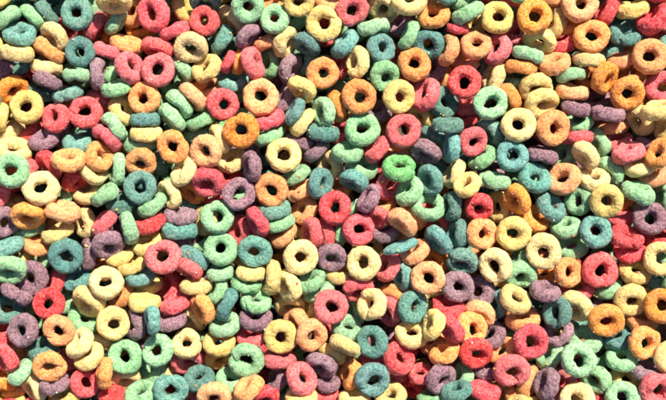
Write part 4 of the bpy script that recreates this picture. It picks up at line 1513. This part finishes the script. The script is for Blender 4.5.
def ring_material(k):
    m = bpy.data.materials.new(CNAME[k] + '_cereal'); m.use_nodes = True
    nt = m.node_tree; N = nt.nodes; L = nt.links; N.clear()
    out = N.new('ShaderNodeOutputMaterial'); bs = N.new('ShaderNodeBsdfPrincipled')
    L.new(bs.outputs[0], out.inputs[0])
    tc = N.new('ShaderNodeTexCoord'); oi = N.new('ShaderNodeObjectInfo')
    at = N.new('ShaderNodeAttribute'); at.attribute_name = 'ring_rand'
    def math_(op, a, b=None, c=None):
        n = N.new('ShaderNodeMath'); n.operation = op
        for i, v in enumerate((a, b, c)):
            if v is None: continue
            if isinstance(v, (int, float)): n.inputs[i].default_value = v
            else: L.new(v, n.inputs[i])
        return n.outputs[0]
    rnd = math_('FRACT', math_('ADD', oi.outputs['Random'], at.outputs['Fac']))
    rnd2 = math_('FRACT', math_('MULTIPLY', rnd, 7.31))
    off = N.new('ShaderNodeCombineXYZ')
    L.new(math_('MULTIPLY', rnd, 300.), off.inputs[0]); L.new(math_('MULTIPLY', rnd2, 170.), off.inputs[1])
    va = N.new('ShaderNodeVectorMath'); va.operation = 'ADD'
    L.new(tc.outputs['Object'], va.inputs[0]); L.new(off.outputs[0], va.inputs[1])
    P = va.outputs[0]
    def nz(scale, detail=3, rough=.6):
        n = N.new('ShaderNodeTexNoise'); n.inputs['Scale'].default_value = scale
        n.inputs['Detail'].default_value = detail; n.inputs['Roughness'].default_value = rough
        L.new(P, n.inputs['Vector']); return n.outputs['Fac']
    def ramp(v, a, b, lo=0., hi=1.):
        n = N.new('ShaderNodeMapRange'); n.interpolation_type = 'SMOOTHSTEP'
        L.new(v, n.inputs[0]); n.inputs[1].default_value = a; n.inputs[2].default_value = b
        n.inputs[3].default_value = lo; n.inputs[4].default_value = hi
        return n.outputs[0]
    def mix(f, a, b, kind='MIX'):
        n = N.new('ShaderNodeMix'); n.data_type = 'RGBA'; n.blend_type = kind
        if isinstance(f, float): n.inputs[0].default_value = f
        else: L.new(f, n.inputs[0])
        for s, v in ((6, a), (7, b)):
            if isinstance(v, tuple): n.inputs[s].default_value = (*v, 1)
            else: L.new(v, n.inputs[s])
        return n.outputs[2]
    b = BASE[k]
    deep = tuple(c ** 1.35 * .72 for c in b)
    frost = tuple(c * .45 + .50 * f for c, f in zip(b, (1., .95, .86)))
    big = nz(.11, 2); mid = nz(.42, 4, .65); fine = nz(1.25, 5, .72); grain = nz(3.2, 2, .6)
    c1 = mix(ramp(mid, .36, .56), deep, b)                        # darker, soaked patches
    dust = math_('MULTIPLY', ramp(fine, .50, .62), ramp(mid, .40, .60, .12, 1.))
    amt = math_('MULTIPLY', dust, ramp(big, .35, .62, .3, 1.))
    c2 = mix(amt, c1, frost)                                      # dusting of sugar
    pit = ramp(grain, .66, .74, 0., .55)
    pitc = tuple(c ** 1.6 * .45 for c in b)
    c3 = mix(pit, c2, pitc)
    c3 = mix(ramp(nz(1.25, 2, .5), .665, .72, 0., .5 if k in 'GTVP' else .3), c3, pitc)                                       # small pores
    hs = N.new('ShaderNodeHueSaturation'); L.new(c3, hs.inputs['Color'])
    L.new(math_('MULTIPLY_ADD', rnd, (.05 if k == 'T' else .008), (.468 if k == 'T' else .496)), hs.inputs['Hue'])
    L.new(math_('MULTIPLY_ADD', rnd2, .20, .90), hs.inputs['Saturation'])
    L.new(math_('MULTIPLY_ADD', math_('FRACT', math_('MULTIPLY', rnd, 23.7)), .26 if k != 'T' else .5, .86 if k != 'T' else .68), hs.inputs['Value'])
    L.new(hs.outputs[0], bs.inputs['Base Color'])
    bs.inputs['Roughness'].default_value = .55
    bs.inputs['Specular IOR Level'].default_value = .35
    bs.inputs['Subsurface Weight'].default_value = .5
    bs.inputs['Subsurface Radius'].default_value = (1., .6, .4)
    bs.inputs['Subsurface Scale'].default_value = .0019
    h = math_('ADD', math_('MULTIPLY', fine, .7), math_('ADD', math_('MULTIPLY', grain, .45), math_('MULTIPLY', mid, .45)))
    bp = N.new('ShaderNodeBump'); bp.inputs['Strength'].default_value = 1.
    bp.inputs['Distance'].default_value = .0008
    L.new(h, bp.inputs['Height']); L.new(bp.outputs[0], bs.inputs['Normal'])
    return m
MAT = {k: ring_material(k) for k in BASE}
ORDER = list(BASE)

def simple_material(name, col, rough=.8, **kw):
    m = bpy.data.materials.new(name); m.use_nodes = True
    nt = m.node_tree; bs = nt.nodes['Principled BSDF']
    tc = nt.nodes.new('ShaderNodeTexCoord'); nz = nt.nodes.new('ShaderNodeTexNoise'); nz.inputs['Scale'].default_value = 60
    mx = nt.nodes.new('ShaderNodeMix'); mx.data_type = 'RGBA'
    mx.inputs[6].default_value = (*[c * .7 for c in col], 1); mx.inputs[7].default_value = (*col, 1)
    nt.links.new(tc.outputs['Object'], nz.inputs['Vector']); nt.links.new(nz.outputs['Fac'], mx.inputs[0])
    nt.links.new(mx.outputs[2], bs.inputs['Base Color']); bs.inputs['Roughness'].default_value = rough
    for k, v in kw.items(): bs.inputs[k].default_value = v
    return m

# ------------------------------------------------------------------ ring shapes
RC, RR, RA = 10.6, 5.55, 6.5
def ring_verts(seed, nu, nv):
    r = random.Random(seed); o = Vector((r.uniform(-99, 99), r.uniform(-99, 99), r.uniform(-99, 99)))
    oval = r.uniform(.0, .07); oa = r.uniform(0, math.pi); bend = r.uniform(0, 1.1); ba = r.uniform(0, 6.28)
    k1 = r.uniform(.04, .16); p1 = r.uniform(0, 6.28); p2 = r.uniform(0, 6.28); p3 = r.uniform(0, 6.28)
    hole = r.uniform(-.7, .9); dent = r.uniform(0, 6.28); dw = r.uniform(.25, .5); dd = r.uniform(-.5, 1.3)
    gap = r.random() < .22
    out = np.empty((nu, nv, 3))
    for i in range(nu):
        u = 2 * math.pi * i / nu; cu, su = math.cos(u), math.sin(u)
        lump = noise.noise(Vector((cu * 1.5, su * 1.5, seed * 3.1))) 
        rc = RC * (1 + oval * math.cos(2 * (u - oa)) + .03 * lump)
        rr = RR * (1 + k1 * .6 * math.sin(u + p1) + .04 * math.sin(2 * u + p2) + .07 * lump)
        ra = RA * (1 + k1 * .55 * math.sin(u + p3) + .05 * math.sin(3 * u + p1) + .09 * noise.noise(Vector((cu * 1.5, su * 1.5, seed * 3.1 + 9))))
        a = (u - dent + math.pi) % (2 * math.pi) - math.pi
        g = math.exp(-(a / dw) ** 2)
        rr -= g * max(dd, 0) * 1.1; ra -= g * max(dd, 0) * 1.0
        zb = bend * math.cos(2 * (u - ba))
        for j in range(nv):
            v = 2 * math.pi * j / nv; cv, sv = math.cos(v), math.sin(v)
            e = .90
            cx = math.copysign(abs(cv) ** e, cv); sx = math.copysign(abs(sv) ** e, sv)
            rin = rr * (1.0 if cv > 0 else (1.0 - hole * .07 + .12 * noise.noise(Vector((cu * 2, su * 2, seed + 40.)))) )
            rad = rc + rin * cx
            P = Vector((rad * cu, rad * su, zb + ra * sx))
            nn = Vector((cu * cv, su * cv, sv))
            q = P + o
            d = noise.noise(q * .16) * .85 + noise.noise(q * .38) * .30 + noise.noise(q * .95) * .32 + noise.noise(q * 1.8) * .20
            t = noise.noise(q * .62 + Vector((50, 0, 0)))
            if t > .28: d -= (t - .28) * 1.8                       # pits
            if gap:                                               # a crease across the ring
                d -= 1.5 * math.exp(-((a + .22 * math.sin(2 * v)) / .13) ** 2)
            P = P + nn * d
            out[i, j] = P
    return out.reshape(-1, 3)
def ring_faces(nu, nv):
    i, j = np.meshgrid(np.arange(nu), np.arange(nv), indexing='ij')
    i2, j2 = (i + 1) % nu, (j + 1) % nv
    return np.stack([i * nv + j, i2 * nv + j, i2 * nv + j2, i * nv + j2], -1).reshape(-1, 4)
def mesh_from(name, V, Fq):
    me = bpy.data.meshes.new(name)
    me.vertices.add(len(V)); me.vertices.foreach_set('co', np.ascontiguousarray(V, np.float32).ravel())
    n = len(Fq); k = Fq.shape[1]
    me.loops.add(n * k); me.loops.foreach_set('vertex_index', Fq.astype(np.int32).ravel())
    me.polygons.add(n); me.polygons.foreach_set('loop_start', np.arange(0, n * k, k, dtype=np.int32))
    me.polygons.foreach_set('use_smooth', np.ones(n, bool))
    me.update(calc_edges=True)
    return me
NVAR = 20
HU, HV = 104, 56
LU, LV = 44, 22
FH, FL = ring_faces(HU, HV), ring_faces(LU, LV)
HI = [ring_verts(s, HU, HV) for s in range(NVAR)]
LO = [ring_verts(s, LU, LV) for s in range(NVAR)]
ring_mesh = {}
def get_mesh(var, c):
    if (var, c) not in ring_mesh:
        me = mesh_from('cereal_ring', HI[var], FH); me.materials.append(MAT[c]); ring_mesh[(var, c)] = me
    return ring_mesh[(var, c)]

def orient(t, phi, spin, flip):
    t, phi = math.radians(t), math.radians(phi)
    n = Vector((math.sin(t) * math.cos(phi), math.sin(t) * math.sin(phi), math.cos(t)))
    e1 = Vector((-math.sin(phi), math.cos(phi), 0)); e2 = n.cross(e1)
    R = Matrix((e1, e2, n)).transposed() @ Matrix.Rotation(spin, 3, 'Z')
    if flip: R = R @ Matrix.Rotation(math.pi, 3, 'X')
    return R

# ------------------------------------------------------------------ the rings
heapV, heapF, heapM, heapR = [], [], [], []; nheap = 0
for idx, line in enumerate(DATA.split('\n')):
    head, _, label = line.partition(' |')
    f = head.split(); c = f[0]; x, y, z, t, phi, s = map(float, f[1:7]); thin = float(f[7]) if len(f) > 7 else 1
    r = random.Random(idx * 17 + 3)
    var = r.randrange(NVAR); R = orient(t, phi, r.uniform(0, 6.283), r.random() < .5)
    if label:
        o = bpy.data.objects.new('cereal_ring', get_mesh(var, c)); COL.objects.link(o)
        o.matrix_world = Matrix.LocRotScale(Vector((x, y, z)) * PX, R, Vector((PX * s, PX * s, PX * s * thin)))
        o['label'] = label; o['category'] = 'cereal ring'; o['group'] = 'fruit cereal rings lying in a heap'
    else:
        V = LO[var] @ (np.array(R).T * s) + np.array((x, y, z))
        heapV.append(V); heapF.append(FL + nheap); nheap += len(V)
        heapM.append(np.full(len(FL), ORDER.index(c), np.int32)); heapR.append(np.full(len(V), r.random(), np.float32))
me = mesh_from('cereal_heap', np.concatenate(heapV), np.concatenate(heapF))
for k in ORDER: me.materials.append(MAT[k])
me.polygons.foreach_set('material_index', np.concatenate(heapM))
a = me.attributes.new('ring_rand', 'FLOAT', 'POINT'); a.data.foreach_set('value', np.concatenate(heapR))
heap = bpy.data.objects.new('cereal_heap', me); COL.objects.link(heap); heap.scale = (PX,) * 3
heap['label'] = 'half buried cereal rings of all colours filling the gaps under the top ones'
heap['category'] = 'cereal'; heap['kind'] = 'stuff'

# ------------------------------------------------------------------ what the heap lies on
bpy.ops.mesh.primitive_grid_add(x_subdivisions=4, y_subdivisions=4, size=1)
tab = bpy.context.object; tab.name = 'table_surface'; tab.scale = (.8, .6, 1); tab.location = (0, 0, -84 * PX)
tab['kind'] = 'structure'; tab['label'] = 'dark brown surface beneath the heap of cereal'; tab['category'] = 'surface'
tab.data.materials.append(simple_material('dark_wood', (.10, .06, .04), .7))

# ------------------------------------------------------------------ sugar crumbs scattered over the rings
bpy.context.view_layer.update()
dg = bpy.context.evaluated_depsgraph_get()
ICO = np.array([(0, 0, 1), (.89, 0, .45), (.28, .85, .45), (-.72, .53, .45), (-.72, -.53, .45), (.28, -.85, .45),
                (.72, .53, -.45), (-.28, .85, -.45), (-.89, 0, -.45), (-.28, -.85, -.45), (.72, -.53, -.45), (0, 0, -1)])
IF = np.array([(0,1,2),(0,2,3),(0,3,4),(0,4,5),(0,5,1),(1,6,2),(2,7,3),(3,8,4),(4,9,5),(5,10,1),(2,6,7),(3,7,8),(4,8,9),(5,9,10),(1,10,6),(11,7,6),(11,8,7),(11,9,8),(11,10,9),(11,6,10)])
cv, cf = [], []; n = 0
clusters = [(rng.uniform(-340, 340), rng.uniform(-210, 210)) for _ in range(60)]
for k in range(2100):
    if rng.random() < .6:
        cx, cy = clusters[rng.integers(len(clusters))]; x, y = cx + rng.normal(0, 22), cy + rng.normal(0, 22)
    else: x, y = rng.uniform(-390, 390), rng.uniform(-255, 255)
    hit, loc, nrm, *_ = S.ray_cast(dg, Vector((x, y, 200)) * PX, Vector((0, 0, -1)))
    if not hit or nrm.z < .35: continue
    sz = rng.uniform(.22, .5) if rng.random() < .92 else rng.uniform(.5, .95)
    V = ICO * rng.uniform(.7, 1.2, (12, 3)) * sz
    q = Matrix.Rotation(rng.uniform(0, 6.28), 3, Vector(rng.normal(size=3)).normalized())
    V = V @ np.array(q).T + np.array(loc / PX) + np.array(nrm) * sz * .45
    cv.append(V); cf.append(IF + n); n += 12
me = mesh_from('sugar_crumbs', np.concatenate(cv), np.concatenate(cf))
me.polygons.foreach_set('use_smooth', np.zeros(len(me.polygons), bool))
me.materials.append(simple_material('sugar', (.84, .78, .68), .5))
cr = bpy.data.objects.new('sugar_crumbs', me); COL.objects.link(cr); cr.scale = (PX,) * 3
cr['label'] = 'white sugar crumbs sprinkled over the cereal rings'; cr['category'] = 'crumbs'; cr['kind'] = 'stuff'

# broken coloured crumbs of cereal lying in the gaps
cv, cf, cm = [], [], []; n = 0; tries = 0
while len(cf) < 420 and tries < 9000:
    tries += 1
    x, y = rng.uniform(-390, 390), rng.uniform(-255, 255)
    hit, loc, nrm, *_ = S.ray_cast(dg, Vector((x, y, 200)) * PX, Vector((0, 0, -1)))
    if not hit or nrm.z < .45 or (loc.z / PX > 2 and rng.random() < .93): continue
    sz = rng.uniform(.6, 1.9)
    V = ICO * rng.uniform(.55, 1.25, (12, 3)) * sz * rng.uniform(.6, 1.1, 3)
    q = Matrix.Rotation(rng.uniform(0, 6.28), 3, Vector(rng.normal(size=3)).normalized())
    cv.append(V @ np.array(q).T + np.array(loc / PX) + np.array(nrm) * sz * .5)
    cf.append(IF + n); cm.append(np.full(20, rng.choice([0, 1, 1, 2, 2, 3, 5, 6]), np.int32)); n += 12
me = mesh_from('cereal_crumbs', np.concatenate(cv), np.concatenate(cf))
me.polygons.foreach_set('use_smooth', np.zeros(len(me.polygons), bool))
for k in ORDER: me.materials.append(MAT[k])
me.polygons.foreach_set('material_index', np.concatenate(cm))
cc = bpy.data.objects.new('cereal_crumbs', me); COL.objects.link(cc); cc.scale = (PX,) * 3
cc['label'] = 'small coloured crumbs broken off the rings, caught in the gaps'; cc['category'] = 'crumbs'; cc['kind'] = 'stuff'

# ------------------------------------------------------------------ light
W = bpy.data.worlds.new('World'); S.world = W; W.use_nodes = True
nt = W.node_tree; bg = nt.nodes['Background']; sky = nt.nodes.new('ShaderNodeTexSky')
SUN_EL, SUN_AZ = 50, 62                      # azimuth counted from +X towards +Y
sky.sky_type = 'NISHITA'; sky.sun_disc = False
sky.sun_elevation = math.radians(SUN_EL); sky.sun_rotation = math.radians(90 - SUN_AZ)
nt.links.new(sky.outputs[0], bg.inputs[0]); bg.inputs[1].default_value = .062
sl = bpy.data.lights.new('sun', 'SUN'); sl.energy = 4.9; sl.angle = math.radians(.6); sl.color = (1., .915, .765)
so = bpy.data.objects.new('sun', sl); COL.objects.link(so)
d = Vector((math.cos(math.radians(SUN_EL)) * math.cos(math.radians(SUN_AZ)), math.cos(math.radians(SUN_EL)) * math.sin(math.radians(SUN_AZ)), math.sin(math.radians(SUN_EL))))
so.rotation_euler = d.to_track_quat('Z', 'Y').to_euler(); so.location = d * .5

# ------------------------------------------------------------------ camera
H = 1100.
cam = bpy.data.cameras.new('camera'); co = bpy.data.objects.new('camera', cam); COL.objects.link(co)
co.location = (0, 0, H * PX); cam.sensor_width = 36; cam.lens = 36 * H / 666.
cam.clip_start = .01; cam.clip_end = 50
S.camera = co
S.view_settings.view_transform = 'Standard'; S.view_settings.look = 'None'; S.view_settings.gamma = 1
S.view_settings.exposure = 1.05
S.render.engine = 'CYCLES'
S.cycles.max_bounces = 10; S.cycles.diffuse_bounces = 8; S.cycles.pixel_filter_type = 'BLACKMAN_HARRIS'; S.cycles.filter_width = 2.0
S.cycles.use_denoising = True
